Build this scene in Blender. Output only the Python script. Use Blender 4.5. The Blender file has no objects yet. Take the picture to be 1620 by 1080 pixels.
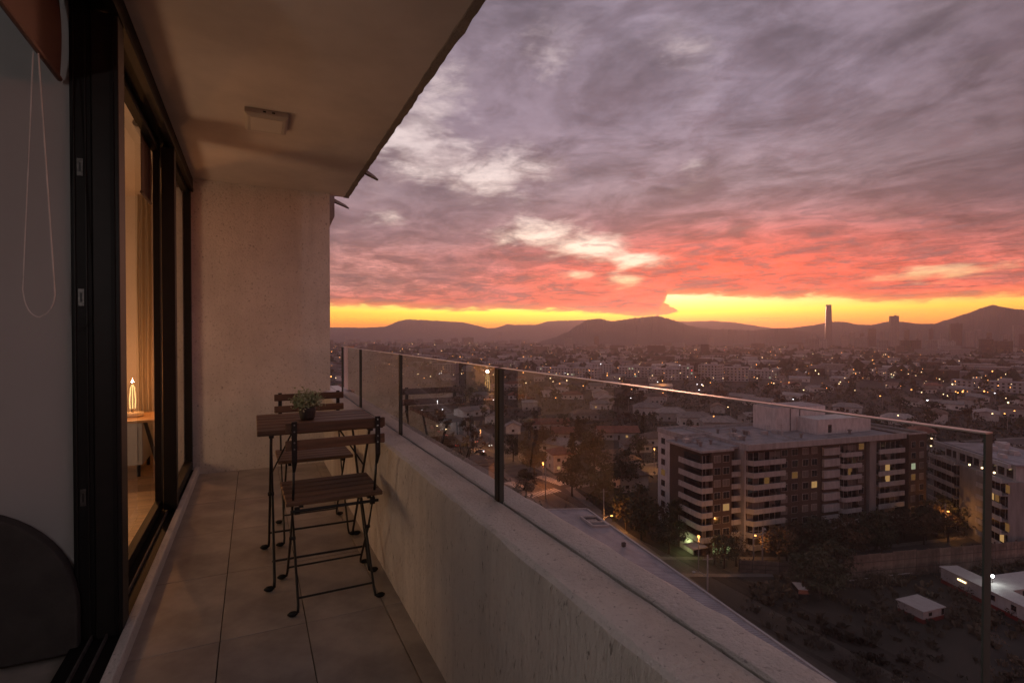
import bpy, bmesh, math, random
from mathutils import Vector, Matrix
R = math.radians
PI = math.pi
rnd = random.Random(7)
S = bpy.context.scene
COL = S.collection

# ------------------------------------------------------------------ camera
EYE = Vector((0, 0, 1.13))
YAW, PITCH, FPX = 0.4489, 0.01245, 849.4
cd = bpy.data.cameras.new('camera'); cam = bpy.data.objects.new('camera', cd); COL.objects.link(cam)
cd.sensor_width = 36; cd.lens = FPX / 1620 * 36; cd.clip_start = .02; cd.clip_end = 30000
cam.location = EYE; cam.rotation_euler = (PI / 2 - PITCH, 0, -YAW)
S.camera = cam
FW = Vector((math.sin(YAW) * math.cos(PITCH), math.cos(YAW) * math.cos(PITCH), -math.sin(PITCH)))
RT = Vector((math.cos(YAW), -math.sin(YAW), 0)); UP = RT.cross(FW)
GZ = -46.0
def ray(u, v): return FW + RT * ((u - 810) / FPX) - UP * ((v - 540) / FPX)
def gp(u, v, z=GZ):
    d = ray(u, v); t = (z - EYE.z) / d.z
    return Vector((d.x * t, d.y * t, z))
def far(u, v, D):
    d = ray(u, v); h = math.hypot(d.x, d.y)
    return EYE + d * (D / h)

# ------------------------------------------------------------------ world
W = bpy.data.worlds.new('World'); S.world = W; W.use_nodes = True
nt = W.node_tree; nt.nodes.clear()
class NB:
    def __init__(s, nt): s.nt = nt
    def _in(s, sock, v):
        if v is None: return
        if hasattr(v, 'is_linked'): s.nt.links.new(v, sock)
        else: sock.default_value = v
    def m(s, op, a, b=None, c=None, clamp=False):
        n = s.nt.nodes.new('ShaderNodeMath'); n.operation = op; n.use_clamp = clamp
        for i, v in enumerate((a, b, c)): s._in(n.inputs[i], v)
        return n.outputs[0]
    def vec(s, x, y, z=0.0):
        n = s.nt.nodes.new('ShaderNodeCombineXYZ')
        for i, v in enumerate((x, y, z)): s._in(n.inputs[i], v)
        return n.outputs[0]
    def sep(s, v):
        n = s.nt.nodes.new('ShaderNodeSeparateXYZ'); s._in(n.inputs[0], v); return n.outputs
    def noise(s, v, scale=1.0, detail=4.0, rough=.5, dist=0.0):
        n = s.nt.nodes.new('ShaderNodeTexNoise')
        s._in(n.inputs['Vector'], v); n.inputs['Scale'].default_value = scale; n.inputs['Detail'].default_value = detail
        n.inputs['Roughness'].default_value = rough; n.inputs['Distortion'].default_value = dist
        return n.outputs[0]
    def ss(s, x, a, b, lo=0.0, hi=1.0):
        n = s.nt.nodes.new('ShaderNodeMapRange'); n.interpolation_type = 'SMOOTHSTEP'
        for i, v in enumerate((x, a, b, lo, hi)): s._in(n.inputs[i], v)
        return n.outputs[0]
    def lin(s, x, a, b, lo=0.0, hi=1.0):
        n = s.nt.nodes.new('ShaderNodeMapRange')
        for i, v in enumerate((x, a, b, lo, hi)): s._in(n.inputs[i], v)
        return n.outputs[0]
    def ramp(s, x, pts, interp='LINEAR'):
        n = s.nt.nodes.new('ShaderNodeValToRGB'); s._in(n.inputs[0], x); r = n.color_ramp; r.interpolation = interp
        while len(r.elements) < len(pts): r.elements.new(.5)
        for e, (p, c) in zip(r.elements, pts): e.position = p; e.color = (*c, 1)
        return n.outputs[0]
    def curve(s, x, pts):
        n = s.nt.nodes.new('ShaderNodeFloatCurve'); s._in(n.inputs['Value'], x); c = n.mapping.curves[0]
        while len(c.points) < len(pts): c.points.new(.5, .5)
        for p, (a, b) in zip(c.points, pts): p.location = (a, b); p.handle_type = 'VECTOR'
        n.mapping.update(); return n.outputs[0]
    def mix(s, f, a, b, mode='MIX'):
        n = s.nt.nodes.new('ShaderNodeMix'); n.data_type = 'RGBA'; n.blend_type = mode; n.clamp_factor = True
        s._in(n.inputs[0], f); s._in(n.inputs[6], a if hasattr(a, 'is_linked') else (*a, 1)); s._in(n.inputs[7], b if hasattr(b, 'is_linked') else (*b, 1))
        return n.outputs[2]
    def gain(s, c, f):
        n = s.nt.nodes.new('ShaderNodeVectorMath'); n.operation = 'SCALE'; s._in(n.inputs[0], c); s._in(n.inputs[3], f); return n.outputs[0]
    def gauss(s, *terms):      # exp(-sum(((x-c)/w)^2))
        t = None
        for x, c, w in terms:
            q = s.m('POWER', s.m('ABSOLUTE', s.m('MULTIPLY', s.m('SUBTRACT', x, c), 1 / w)), 2.0)
            t = q if t is None else s.m('ADD', t, q)
        return s.m('EXPONENT', s.m('MULTIPLY', t, -1.0))
b = NB(nt)
SUN_AZ = R(42)
tc = nt.nodes.new('ShaderNodeTexCoord').outputs['Generated']
dx, dy, dz = b.sep(tc)
el = b.m('MULTIPLY', b.m('ARCSINE', dz), 180 / PI)
az = b.m('MULTIPLY', b.m('ARCTAN2', dx, dy), 180 / PI)
zc = b.m('ADD', b.m('MAXIMUM', dz, 0.0), .07)
px, py = b.m('DIVIDE', dx, zc), b.m('DIVIDE', dy, zc)
a0 = R(4)
p_ = b.m('SUBTRACT', b.m('MULTIPLY', px, math.cos(a0)), b.m('MULTIPLY', py, math.sin(a0)))
q_ = b.m('ADD', b.m('MULTIPLY', px, math.sin(a0)), b.m('MULTIPLY', py, math.cos(a0)))
n1 = b.noise(b.vec(b.m('MULTIPLY', p_, 1.45), b.m('MULTIPLY', q_, 1.12), 3.7), 1.6, 9, .60, .45)
n3 = b.noise(b.vec(b.m('MULTIPLY', p_, 2.6), b.m('MULTIPLY', q_, 1.35), 8.2), 1.25, 9, .6, .35)
n4 = b.noise(b.vec(b.m('MULTIPLY', p_, 1.0), b.m('MULTIPLY', q_, .7), 1.1), .55, 3, .5, .2)
n2 = b.noise(b.vec(b.m('MULTIPLY', p_, 6.5), b.m('MULTIPLY', q_, 9.5), 5.0), 1.7, 5, .62, 1.0)
# cloud deck
def lin3(r, g, bl): return (r, g, bl)
e01 = b.m('DIVIDE', el, 60.0)
base = b.ramp(e01, [(0, (.84, .15, .04)), (.05, (.72, .12, .055)), (.10, (.48, .140, .11)), (.16, (.30, .165, .165)), (.24, (.25, .182, .20)),
                    (.36, (.235, .188, .235)), (.55, (.27, .22, .275)), (1, (.33, .285, .335))])
wr = b.gauss((az, 48, 19), (el, 5.8, 4.0))
base = b.mix(b.m('MULTIPLY', wr, .95), base, (.92, .095, .035))
wl = b.m('MULTIPLY', b.ss(az, 30, 8), b.ss(el, 12, 5))
base = b.mix(b.m('MULTIPLY', wl, b.ss(el, 2.8, 5.5, .25, .8)), base, (.33, .17, .15))
wd = b.m('MULTIPLY', b.m('MULTIPLY', b.ss(az, 48, 78), b.ss(az, 130, 90)), b.ss(el, 4, 13))
base = b.mix(b.m('MULTIPLY', wd, .9), base, (.105, .074, .085))
base = b.gain(base, b.ss(el, 20, 33, 1.0, .84))
thick = b.ss(n1, .36, .66)
shade = b.lin(thick, 0, 1, 1.55, .68)
base = b.gain(base, shade)
# thick parts are greyer near the sunset
base = b.mix(b.m('MULTIPLY', b.m('MULTIPLY', b.ss(n1, .52, .70), b.ss(el, 20, 3)), .55), base, (.27, .165, .165))
rip = b.m('MULTIPLY', b.m('SUBTRACT', n2, .5), b.ss(el, 13, 4, 0.25, 1.9))
base = b.gain(base, b.m('ADD', 1.0, rip))
base = b.mix(b.m('MULTIPLY', b.ss(n2, .42, .66), b.m('MULTIPLY', wr, .75)), base, (.38, .125, .11))
base = b.mix(b.m('MULTIPLY', b.ss(n4, .48, .68), .35), base, (.235, .16, .185))
az01 = b.m('DIVIDE', b.m('ADD', az, 20), 120.0)
def cv(pts): return [((a + 20) / 120, e / 10) for a, e in pts]
edge0 = b.m('MULTIPLY', b.curve(az01, cv([(-20, 1.6), (0, 2.3), (7, 2.7), (13, 2.6), (20, 2.25), (24, 2.45), (32, 2.2), (38, 1.7), (41.0, 1.75), (41.8, 3.75), (47, 3.6), (52.6, 3.1), (55, 3.3), (61, 2.55), (69, 2.75), (80, 2.2), (100, 1.4)])), 10.0)
# brighter breaks in the deck
B = None
for (ca, ce, wa, we, k) in ((23, 17.0, 6.2, 2.9, 1.0), (14, 19.8, 5.0, 3.0, .8), (28.5, 10.8, 4.6, 1.8, 1.0), (34.2, 9.1, 3.8, 1.2, 1.3), (38.8, 7.5, 3.0, .95, 1.0),
                            (37.4, 5.5, 1.8, .8, .95), (64, 5.2, 5.5, .75, .85), (30, 27.5, 5, 3, .62), (17, 24.5, 5, 3.4, .62), (43, 27, 4, 2.5, .5), (33, 6.4, 3.0, .5, .6), (12, 12, 4, 1.2, .35), (44, 16, 2, 2.2, .35)):
    g = b.m('MULTIPLY', b.gauss((az, ca, wa), (el, ce, we)), k)
    B = g if B is None else b.m('ADD', B, g)
n6 = b.noise(b.vec(b.m('MULTIPLY', az, .20), b.m('MULTIPLY', el, .52), b.m('MULTIPLY', p_, .3)), 1.25, 8, .63, .22)
n5 = b.noise(b.vec(b.m('MULTIPLY', p_, 4.2), b.m('MULTIPLY', q_, 3.0), 2.2), 1.5, 8, .66, .5)
gapm = b.m('MULTIPLY', b.ss(b.m('ADD', b.m('MULTIPLY', B, 1.05), b.m('ADD', b.m('MULTIPLY', b.m('SUBTRACT', n3, .5), 1.3), b.m('MULTIPLY', b.m('SUBTRACT', n6, .5), 2.5))), .22, 1.45), b.ss(B, .04, .4))
base = b.gain(base, b.m('ADD', 1.0, b.m('MULTIPLY', b.m('SUBTRACT', n6, .5), b.ss(el, 7, 15, 1.1, .5))))
n7 = b.noise(b.vec(b.m('MULTIPLY', az, .75), b.m('MULTIPLY', el, 2.7), 4.4), 1.3, 5, .6, .7)
base = b.mix(b.m('MULTIPLY', b.ss(n7, .50, .64), b.ss(el, 12, 5, 0, .5)), base, (.36, .135, .115))
mot = b.m('ADD', 1.0, b.m('MULTIPLY', b.m('SUBTRACT', n5, .5), b.ss(el, 8, 18, .35, .45)))
base = b.gain(base, mot)
gapc = b.ramp(e01, [(0, (1.0, .62, .18)), (.08, (1.0, .62, .25)), (.13, (1.2, .95, .70)), (.20, (1.08, .88, .77)), (.30, (.86, .71, .69)), (.5, (.5, .40, .43)), (1, (.25, .24, .32))])
halo = b.m('MULTIPLY', b.ss(b.m('ADD', B, b.m('MULTIPLY', b.m('SUBTRACT', n3, .5), 2.6)), .1, 1.3), .5)
base = b.mix(halo, base, b.ramp(e01, [(0, (.95, .30, .10)), (.1, (.85, .34, .20)), (.2, (.62, .42, .37)), (.4, (.46, .36, .37))]))
base = b.mix(gapm, base, gapc)
vein = b.noise(b.vec(b.m('MULTIPLY', p_, 2.2), b.m('MULTIPLY', q_, 2.1), 11.0), 1.8, 8, .62, .8)
base = b.mix(b.m('MULTIPLY', b.ss(vein, .50, .68), b.ss(el, 3, 9, .15, .5)), base, b.ramp(e01, [(0, (.42, .15, .12)), (.12, (.24, .135, .14)), (.4, (.165, .125, .155))]))
fringe = b.ss(b.m('SUBTRACT', el, edge0), 1.3, .1)
base = b.mix(b.m('MULTIPLY', fringe, .55), base, (1.0, .36, .06))
# clear strip along the horizon
ne = b.noise(b.vec(b.m('MULTIPLY', az, .55), b.m('MULTIPLY', el, 2.2), 0.0), 1.0, 6, .6, .2)
edge = b.m('ADD', edge0, b.m('MULTIPLY', b.m('SUBTRACT', ne, .5), 1.3))
gl = b.gauss((az, 33, 29))
e5 = b.m('DIVIDE', el, 5.0)
cA = b.ramp(e5, [(0, (.80, .17, .05)), (.25, (1.0, .27, .025)), (.5, (1.05, .42, .03)), (.8, (1.0, .52, .10)), (1, (1.0, .6, .2))])
cB = b.ramp(e5, [(0, (.95, .22, .03)), (.22, (1.05, .36, .02)), (.34, (1.15, .72, .02)), (.48, (1.15, 1.05, .06)), (.64, (1.05, 1.0, .28)), (.8, (1.1, 1.0, .55)), (1, (1.1, 1.0, .6))])
clear = b.mix(gl, cA, cB)
st = b.noise(b.vec(b.m('MULTIPLY', az, .12), b.m('MULTIPLY', el, 4.5), 2.0), 1.0, 4, .55, .3)
clear = b.mix(b.m('MULTIPLY', b.ss(st, .60, .68), b.ss(el, 2.6, 1.2, 0, .5)), clear, (.62, .17, .08))
clear = b.gain(clear, 1.2)
sky = nt.nodes.new('ShaderNodeTexSky'); sky.sky_type = 'NISHITA'; sky.sun_disc = False
sky.sun_elevation = R(1.0); sky.sun_rotation = SUN_AZ
nsum = nt.nodes.new('ShaderNodeVectorMath'); nsum.operation = 'ADD'
nt.links.new(clear, nsum.inputs[0]); nt.links.new(b.gain(sky.outputs[0], .012), nsum.inputs[1])
cm = b.ss(el, edge, b.m('ADD', edge, .6))
nz = b.m('MULTIPLY', b.m('SUBTRACT', ne, .5), 1.1)
da = b.m('SUBTRACT', az, 41.0)
tup = b.m('SUBTRACT', b.m('ADD', b.m('SUBTRACT', 3.75, b.m('MULTIPLY', da, .62)), nz), el)
tlo = b.m('SUBTRACT', el, b.m('ADD', b.m('ADD', 1.8, b.m('MULTIPLY', da, .22)), nz))
tong = b.m('MULTIPLY', b.m('MULTIPLY', b.ss(tup, 0, .2), b.ss(tlo, 0, .2)), b.ss(da, -.6, -.2))
cm = b.m('MAXIMUM', cm, tong)
full = b.mix(cm, nsum.outputs[0], base)
SIG = 1.9e-4
path = b.m('MINIMUM', 4300.0, b.m('DIVIDE', 185.0, b.m('MAXIMUM', b.m('TANGENT', b.m('ARCSINE', dz)), .001)))
full = b.gain(full, b.m('EXPONENT', b.m('MULTIPLY', path, SIG * .68)))     # the glow above the haze layer is stronger than what reaches the balcony
full = b.mix(b.ss(el, -.2, -2.5), full, (.10, .055, .045))
bg = nt.nodes.new('ShaderNodeBackground'); nt.links.new(full, bg.inputs[0]); bg.inputs[1].default_value = 1.0
wo = nt.nodes.new('ShaderNodeOutputWorld'); nt.links.new(bg.outputs[0], wo.inputs[0])
W.cycles.sampling_method = 'MANUAL'; W.cycles.sample_map_resolution = 1024

# ------------------------------------------------------------------ sun (already at the horizon, very weak and soft)
sl = bpy.data.lights.new('sun', 'SUN'); sl.energy = .9; sl.angle = R(10); sl.color = (1, .43, .27)
so = bpy.data.objects.new('sun', sl); COL.objects.link(so)
sd = Vector((math.sin(SUN_AZ) * math.cos(R(3)), math.cos(SUN_AZ) * math.cos(R(3)), math.sin(R(3))))
so.rotation_euler = sd.to_track_quat('Z', 'Y').to_euler(); so.location = (30, 30, 60)

V = S.view_settings
S.display_settings.display_device = 'sRGB'
V.view_transform = 'Standard'; V.look = 'None'; V.exposure = 0; V.gamma = 1; V.use_curve_mapping = False
cy = S.cycles
cy.max_bounces = 10; cy.diffuse_bounces = 4; cy.glossy_bounces = 4; cy.transmission_bounces = 6; cy.transparent_max_bounces = 16; cy.volume_bounces = 1
cy.sample_clamp_indirect = 4.0; cy.sample_clamp_direct = 0; cy.use_denoising = True
try: cy.denoiser = 'OPENIMAGEDENOISE'; cy.denoising_prefilter = 'ACCURATE'
except Exception: pass
cy.caustics_reflective = False; cy.caustics_refractive = False

# ------------------------------------------------------------------ materials
def mat(name, col, rough=.7, var=.25, vscale=6, bump=0.0, bscale=60, metal=0.0, spec=.5, vec='Object', stretch=(1, 1, 1), detail=6, col2=None, rnd_obj=0.0, bdist=.01):
    m = bpy.data.materials.new(name); m.use_nodes = True; t = m.node_tree; n = NB(t)
    p = t.nodes['Principled BSDF']
    c = t.nodes.new('ShaderNodeTexCoord').outputs[vec]
    mp = t.nodes.new('ShaderNodeMapping'); mp.inputs['Scale'].default_value = stretch; t.links.new(c, mp.inputs[0]); c = mp.outputs[0]
    f = n.noise(c, vscale, detail, .6)
    c2 = col2 or tuple(x * (1 - var) for x in col)
    cc = n.mix(n.ss(f, .3, .7), tuple(min(1, x * (1 + var * .6)) for x in col), c2)
    if rnd_obj:
        oi = t.nodes.new('ShaderNodeObjectInfo').outputs['Random']
        cc = n.gain(cc, n.lin(oi, 0, 1, 1 - rnd_obj, 1 + rnd_obj))
    t.links.new(cc, p.inputs['Base Color'])
    p.inputs['Roughness'].default_value = rough; p.inputs['Metallic'].default_value = metal; p.inputs['Specular IOR Level'].default_value = spec
    if bump:
        bn = t.nodes.new('ShaderNodeBump'); bn.inputs['Strength'].default_value = bump; bn.inputs['Distance'].default_value = bdist
        t.links.new(n.noise(c, bscale, 5, .65), bn.inputs['Height']); t.links.new(bn.outputs[0], p.inputs['Normal'])
    return m
def glow(name, col, strength, sample='NONE'):
    m = bpy.data.materials.new(name); m.use_nodes = True; t = m.node_tree; t.nodes.clear()
    e = t.nodes.new('ShaderNodeEmission'); e.inputs[0].default_value = (*col, 1); e.inputs[1].default_value = strength
    o = t.nodes.new('ShaderNodeOutputMaterial'); t.links.new(e.outputs[0], o.inputs[0]); m.cycles.emission_sampling = sample
    return m
def glass_mat(name, tint=(.93, .95, .94), gain=1.0, rough=0.0, ior=1.5):
    m = bpy.data.materials.new(name); m.use_nodes = True; t = m.node_tree; t.nodes.clear(); n = NB(t)
    tr = t.nodes.new('ShaderNodeBsdfTransparent'); tr.inputs[0].default_value = (*tint, 1)
    gs = t.nodes.new('ShaderNodeBsdfGlossy'); gs.inputs['Roughness'].default_value = rough
    ge = t.nodes.new('ShaderNodeNewGeometry'); dt = t.nodes.new('ShaderNodeVectorMath'); dt.operation = 'DOT_PRODUCT'
    t.links.new(ge.outputs['Normal'], dt.inputs[0]); t.links.new(ge.outputs['Incoming'], dt.inputs[1])
    f0 = ((ior - 1) / (ior + 1)) ** 2
    q = n.m('POWER', n.m('SUBTRACT', 1.0, n.m('ABSOLUTE', dt.outputs['Value']), clamp=True), 5.0)
    fr = n.m('ADD', f0, n.m('MULTIPLY', q, 1 - f0))
    mx = t.nodes.new('ShaderNodeMixShader'); t.links.new(n.m('MULTIPLY', fr, gain, clamp=True), mx.inputs[0])
    t.links.new(tr.outputs[0], mx.inputs[1]); t.links.new(gs.outputs[0], mx.inputs[2])
    o = t.nodes.new('ShaderNodeOutputMaterial'); t.links.new(mx.outputs[0], o.inputs[0]); return m

def stucco(name, col, dark, streak=(1, 1, .35), bscale=95, bump=1.0, speck=.585, med=85, stain=.86):
    m = bpy.data.materials.new(name); m.use_nodes = True; t = m.node_tree; n = NB(t); p = t.nodes['Principled BSDF']
    c = t.nodes.new('ShaderNodeTexCoord').outputs['Object']
    mp = t.nodes.new('ShaderNodeMapping'); mp.inputs['Scale'].default_value = streak; t.links.new(c, mp.inputs[0])
    big = n.noise(c, 2.2, 5, .6); med = n.noise(mp.outputs[0], med, 6, .62, .4); fine = n.noise(mp.outputs[0], bscale, 5, .6)
    cc = n.mix(n.ss(big, .3, .7), col, tuple(x * .84 for x in col))
    cc = n.mix(n.ss(med, speck, speck + .12), cc, dark)
    cc = n.mix(n.m('MULTIPLY', n.ss(fine, .56, .72), .5), cc, tuple((x + y) / 2 for x, y in zip(col, dark)))
    m2 = t.nodes.new('ShaderNodeMapping'); m2.inputs['Scale'].default_value = (5, 5, .55); t.links.new(c, m2.inputs[0])
    cc = n.gain(cc, n.ss(n.noise(m2.outputs[0], 1.6, 7, .65, .3), .42, .72, 1.03, stain))
    t.links.new(cc, p.inputs['Base Color']); p.inputs['Roughness'].default_value = .9; p.inputs['Specular IOR Level'].default_value = .2
    h = n.m('ADD', n.m('MULTIPLY', med, -1.0), n.m('MULTIPLY', fine, .7))
    bn = t.nodes.new('ShaderNodeBump'); bn.inputs['Strength'].default_value = bump; bn.inputs['Distance'].default_value = .010
    t.links.new(h, bn.inputs['Height']); t.links.new(bn.outputs[0], p.inputs['Normal']); return m

M = {}
M['stucco'] = stucco('parapet_stucco', (.82, .755, .705), (.34, .29, .25))
M['ledge'] = stucco('ledge_stucco', (.84, .785, .745), (.38, .34, .32), streak=(1, 1, 1), bscale=120, bump=.8, speck=.585, stain=.9)
M['endwall'] = stucco('end_wall_stucco', (.78, .72, .69), (.42, .375, .355), streak=(1, 1, 1), bscale=70, bump=1.0, speck=.57, med=62, stain=.95)
M['soffit'] = mat('soffit_paint', (.74, .66, .615), .85, .16, 1.3, .12, 220)
M['lip'] = stucco('slab_lip_render', (.36, .31, .27), (.17, .14, .12), streak=(1, 1, 1), bscale=60)
M['tile'] = mat('porcelain_tile', (.37, .325, .295), .42, .3, 4, .03, 300, rnd_obj=.10, detail=8)
M['grout'] = mat('grout', (.10, .08, .07), .9)
M['alu'] = mat('dark_aluminium', (.010, .009, .009), .55, .1, 20, .02, 400, spec=.2)
M['alu2'] = mat('bronze_aluminium', (.016, .0135, .0125), .5, .1, 20, spec=.25)
M['rail'] = mat('worn_rail', (.20, .18, .17), .45, .3, 30, metal=.6)
M['steel'] = mat('steel_plate', (.10, .09, .085), .4, .4, 60, metal=.6)
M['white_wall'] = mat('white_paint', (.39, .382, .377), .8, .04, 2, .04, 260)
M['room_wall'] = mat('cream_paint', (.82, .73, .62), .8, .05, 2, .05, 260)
M['glass'] = glass_mat('railing_glass', (.87, .86, .845), 2.4)
M['door_glass'] = glass_mat('door_glass', (.95, .95, .94), .55)
M['edge'] = mat('polished_glass_edge', (.70, .62, .58), .36, .05, 5, spec=.8, metal=.7)
M['edge_end'] = mat('ground_glass_edge', (.085, .095, .085), .4, .1, 5, spec=.5)
M['gasket'] = mat('black_gasket', (.01, .01, .01), .5)
M['wood'] = mat('stained_acacia', (.15, .078, .045), .5, .35, 7, .25, 40, stretch=(.6, 9, 9), rnd_obj=.22, bdist=.002)
M['metal'] = mat('black_powder_coat', (.010, .009, .009), .45, .1, 30)
M['rivet'] = mat('rivet', (.25, .24, .23), .3, .1, 30, metal=.9)
M['rubber'] = mat('rubber_foot', (.008, .008, .008), .7)
M['curtain'] = None
M['blind'] = mat('brown_blind', (.165, .12, .10), .85, .08, 3, .1, 300)
M['cord'] = mat('white_cord', (.58, .555, .535), .6)
M['head'] = mat('shadow_panel_dark', (.060, .051, .048), .9, .2, 10, .3, 200)  # dark tone of the panel that stands in for shade on the partition
M['oak'] = mat('oak_top', (.42, .25, .12), .45, .25, 4, .05, 80, stretch=(1, 6, 6))
M['parquet'] = mat('parquet', (.36, .23, .13), .45, .3, 3, .03, 100, stretch=(1, 8, 1), rnd_obj=.15)
M['cream'] = mat('cream_ceramic', (.75, .66, .5), .4, .05, 5)
M['brass'] = mat('brass_wire', (.35, .26, .16), .35, .2, 30, metal=.8)
M['leaf'] = mat('plant_leaf', (.27, .33, .17), .6, .45, 60, rnd_obj=.2, col2=(.50, .50, .33))
M['pot'] = mat('grey_pot', (.055, .045, .04), .7, .25, 20)
M['lampbox'] = mat('fitting_white', (.52, .47, .42), .5, .05, 8)
M['diff'] = mat('diffuser', (.66, .60, .53), .35, .03, 8)
M['gravel_ground'] = mat('city_ground', (.034, .028, .023), .95, .45, .02, detail=8)

# curtain: slightly translucent cloth
m = bpy.data.materials.new('sheer_curtain'); m.use_nodes = True; t = m.node_tree; t.nodes.clear()
d1 = t.nodes.new('ShaderNodeBsdfDiffuse'); d1.inputs[0].default_value = (.62, .54, .44, 1)
d2 = t.nodes.new('ShaderNodeBsdfTranslucent'); d2.inputs[0].default_value = (.62, .52, .40, 1)
mx = t.nodes.new('ShaderNodeMixShader'); mx.inputs[0].default_value = .45; t.links.new(d1.outputs[0], mx.inputs[1]); t.links.new(d2.outputs[0], mx.inputs[2])
o = t.nodes.new('ShaderNodeOutputMaterial'); t.links.new(mx.outputs[0], o.inputs[0]); M['curtain'] = m

# ------------------------------------------------------------------ mesh helpers
class MB:
    """collects shapes with a material slot each; build() links them as ONE mesh object"""
    def __init__(s): s.v = []; s.f = []; s.mi = []; s.cur = 0
    def box(s, x0, x1, y0, y1, z0, z1, tf=None):
        i = len(s.v); c = [(x, y, z) for x in (x0, x1) for y in (y0, y1) for z in (z0, z1)]
        if tf: c = [tf(Vector(p)) for p in c]
        s.v += [tuple(p) for p in c]
        for q in ((0, 1, 3, 2), (4, 6, 7, 5), (0, 4, 5, 1), (2, 3, 7, 6), (0, 2, 6, 4), (1, 5, 7, 3)):
            s.f.append([i + k for k in q]); s.mi.append(s.cur)
        return s
    def poly(s, pts, faces):
        i = len(s.v); s.v += [tuple(p) for p in pts]
        for f in faces: s.f.append([i + k for k in f]); s.mi.append(s.cur)
        return s
    def prism(s, pts2, z0, z1):
        n = len(pts2); i = len(s.v)
        s.v += [(x, y, z0) for x, y in pts2] + [(x, y, z1) for x, y in pts2]
        s.f.append([i + k for k in reversed(range(n))]); s.mi.append(s.cur)
        s.f.append([i + n + k for k in range(n)]); s.mi.append(s.cur)
        for k in range(n):
            j = (k + 1) % n; s.f.append([i + k, i + j, i + n + j, i + n + k]); s.mi.append(s.cur)
        return s
    def tube(s, pts, r, n=8, r2=None):
        pts = [Vector(p) for p in pts]; rings = []
        for k, p in enumerate(pts):
            d = (pts[min(k + 1, len(pts) - 1)] - pts[max(k - 1, 0)]).normalized()
            a = d.cross(Vector((0, 0, 1)) if abs(d.z) < .9 else Vector((1, 0, 0))).normalized(); c = d.cross(a)
            rr = r if r2 is None else r + (r2 - r) * k / (len(pts) - 1)
            i = len(s.v); rings.append(i)
            s.v += [tuple(p + a * (rr * math.cos(2 * PI * q / n)) + c * (rr * math.sin(2 * PI * q / n))) for q in range(n)]
        for a, c in zip(rings, rings[1:]):
            for q in range(n):
                w = (q + 1) % n; s.f.append([a + q, a + w, c + w, c + q]); s.mi.append(s.cur)
        s.f.append([rings[0] + q for q in reversed(range(n))]); s.mi.append(s.cur)
        s.f.append([rings[-1] + q for q in range(n)]); s.mi.append(s.cur)
        return s
    def lathe(s, prof, cx=0, cy=0, cz=0, n=16):
        rings = []
        for r, z in prof:
            rings.append(len(s.v)); s.v += [(cx + r * math.cos(2 * PI * q / n), cy + r * math.sin(2 * PI * q / n), cz + z) for q in range(n)]
        for a, c in zip(rings, rings[1:]):
            for q in range(n):
                w = (q + 1) % n; s.f.append([a + q, a + w, c + w, c + q]); s.mi.append(s.cur)
        s.f.append([rings[0] + q for q in reversed(range(n))]); s.mi.append(s.cur)
        s.f.append([rings[-1] + q for q in range(n)]); s.mi.append(s.cur)
        return s
    def ball(s, c, r, n=8, m=5, sq=(1, 1, 1)):
        prof = [(max(r * math.sin(PI * k / m), r * .02), -r * math.cos(PI * k / m)) for k in range(m + 1)]
        i = len(s.v); s.lathe(prof, 0, 0, 0, n)
        for k in range(i, len(s.v)):
            x, y, z = s.v[k]; s.v[k] = (c[0] + x * sq[0], c[1] + y * sq[1], c[2] + z * sq[2])
        return s
    def mesh(s, name, mats, smooth=False):
        me = bpy.data.meshes.new(name); me.from_pydata(s.v, [], s.f)
        for x in (mats if isinstance(mats, (list, tuple)) else [mats]): me.materials.append(x)
        me.polygons.foreach_set('material_index', s.mi)
        if smooth: me.polygons.foreach_set('use_smooth', [True] * len(s.f))
        me.update(); return me
    def build(s, name, mats, parent=None, smooth=False, bevel=0.0):
        o = link(name, s.mesh(name, mats, smooth), parent)
        if bevel:
            bm = bmesh.new(); bm.from_mesh(o.data)
            bmesh.ops.recalc_face_normals(bm, faces=bm.faces)
            bmesh.ops.bevel(bm, geom=[e for e in bm.edges if e.is_manifold and e.calc_face_angle(0) > .5], offset=bevel, segments=2, affect='EDGES', profile=.5)
            bm.to_mesh(o.data); bm.free()
        return o
def link(name, data, parent=None, loc=None, rz=None, sc=None):
    o = bpy.data.objects.new(name, data); COL.objects.link(o)
    if parent is not None: o.parent = parent
    if loc is not None: o.location = loc
    if rz is not None: o.rotation_euler = (0, 0, rz)
    if sc is not None: o.scale = sc if hasattr(sc, '__len__') else (sc, sc, sc)
    return o
def tag(o, label=None, cat=None, group=None, kind=None):
    if label: o['label'] = label
    if cat: o['category'] = cat
    if group: o['group'] = group
    if kind: o['kind'] = kind
    return o
def thing(name, label, cat, loc=(0, 0, 0), rz=0, group=None):
    o = bpy.data.objects.new(name, None); COL.objects.link(o); o.location = loc; o.rotation_euler = (0, 0, rz); o.empty_display_size = .1
    return tag(o, label, cat, group)
def copy_tree(o, parent=None):
    c = o.copy(); COL.objects.link(c)
    if parent is not None: c.parent = parent
    for ch in list(o.children): copy_tree(ch, c)
    return c
def box(name, m, x0, x1, y0, y1, z0, z1, parent=None, bevel=0.0): return MB().box(x0, x1, y0, y1, z0, z1).build(name, m, parent, bevel=bevel)

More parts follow.
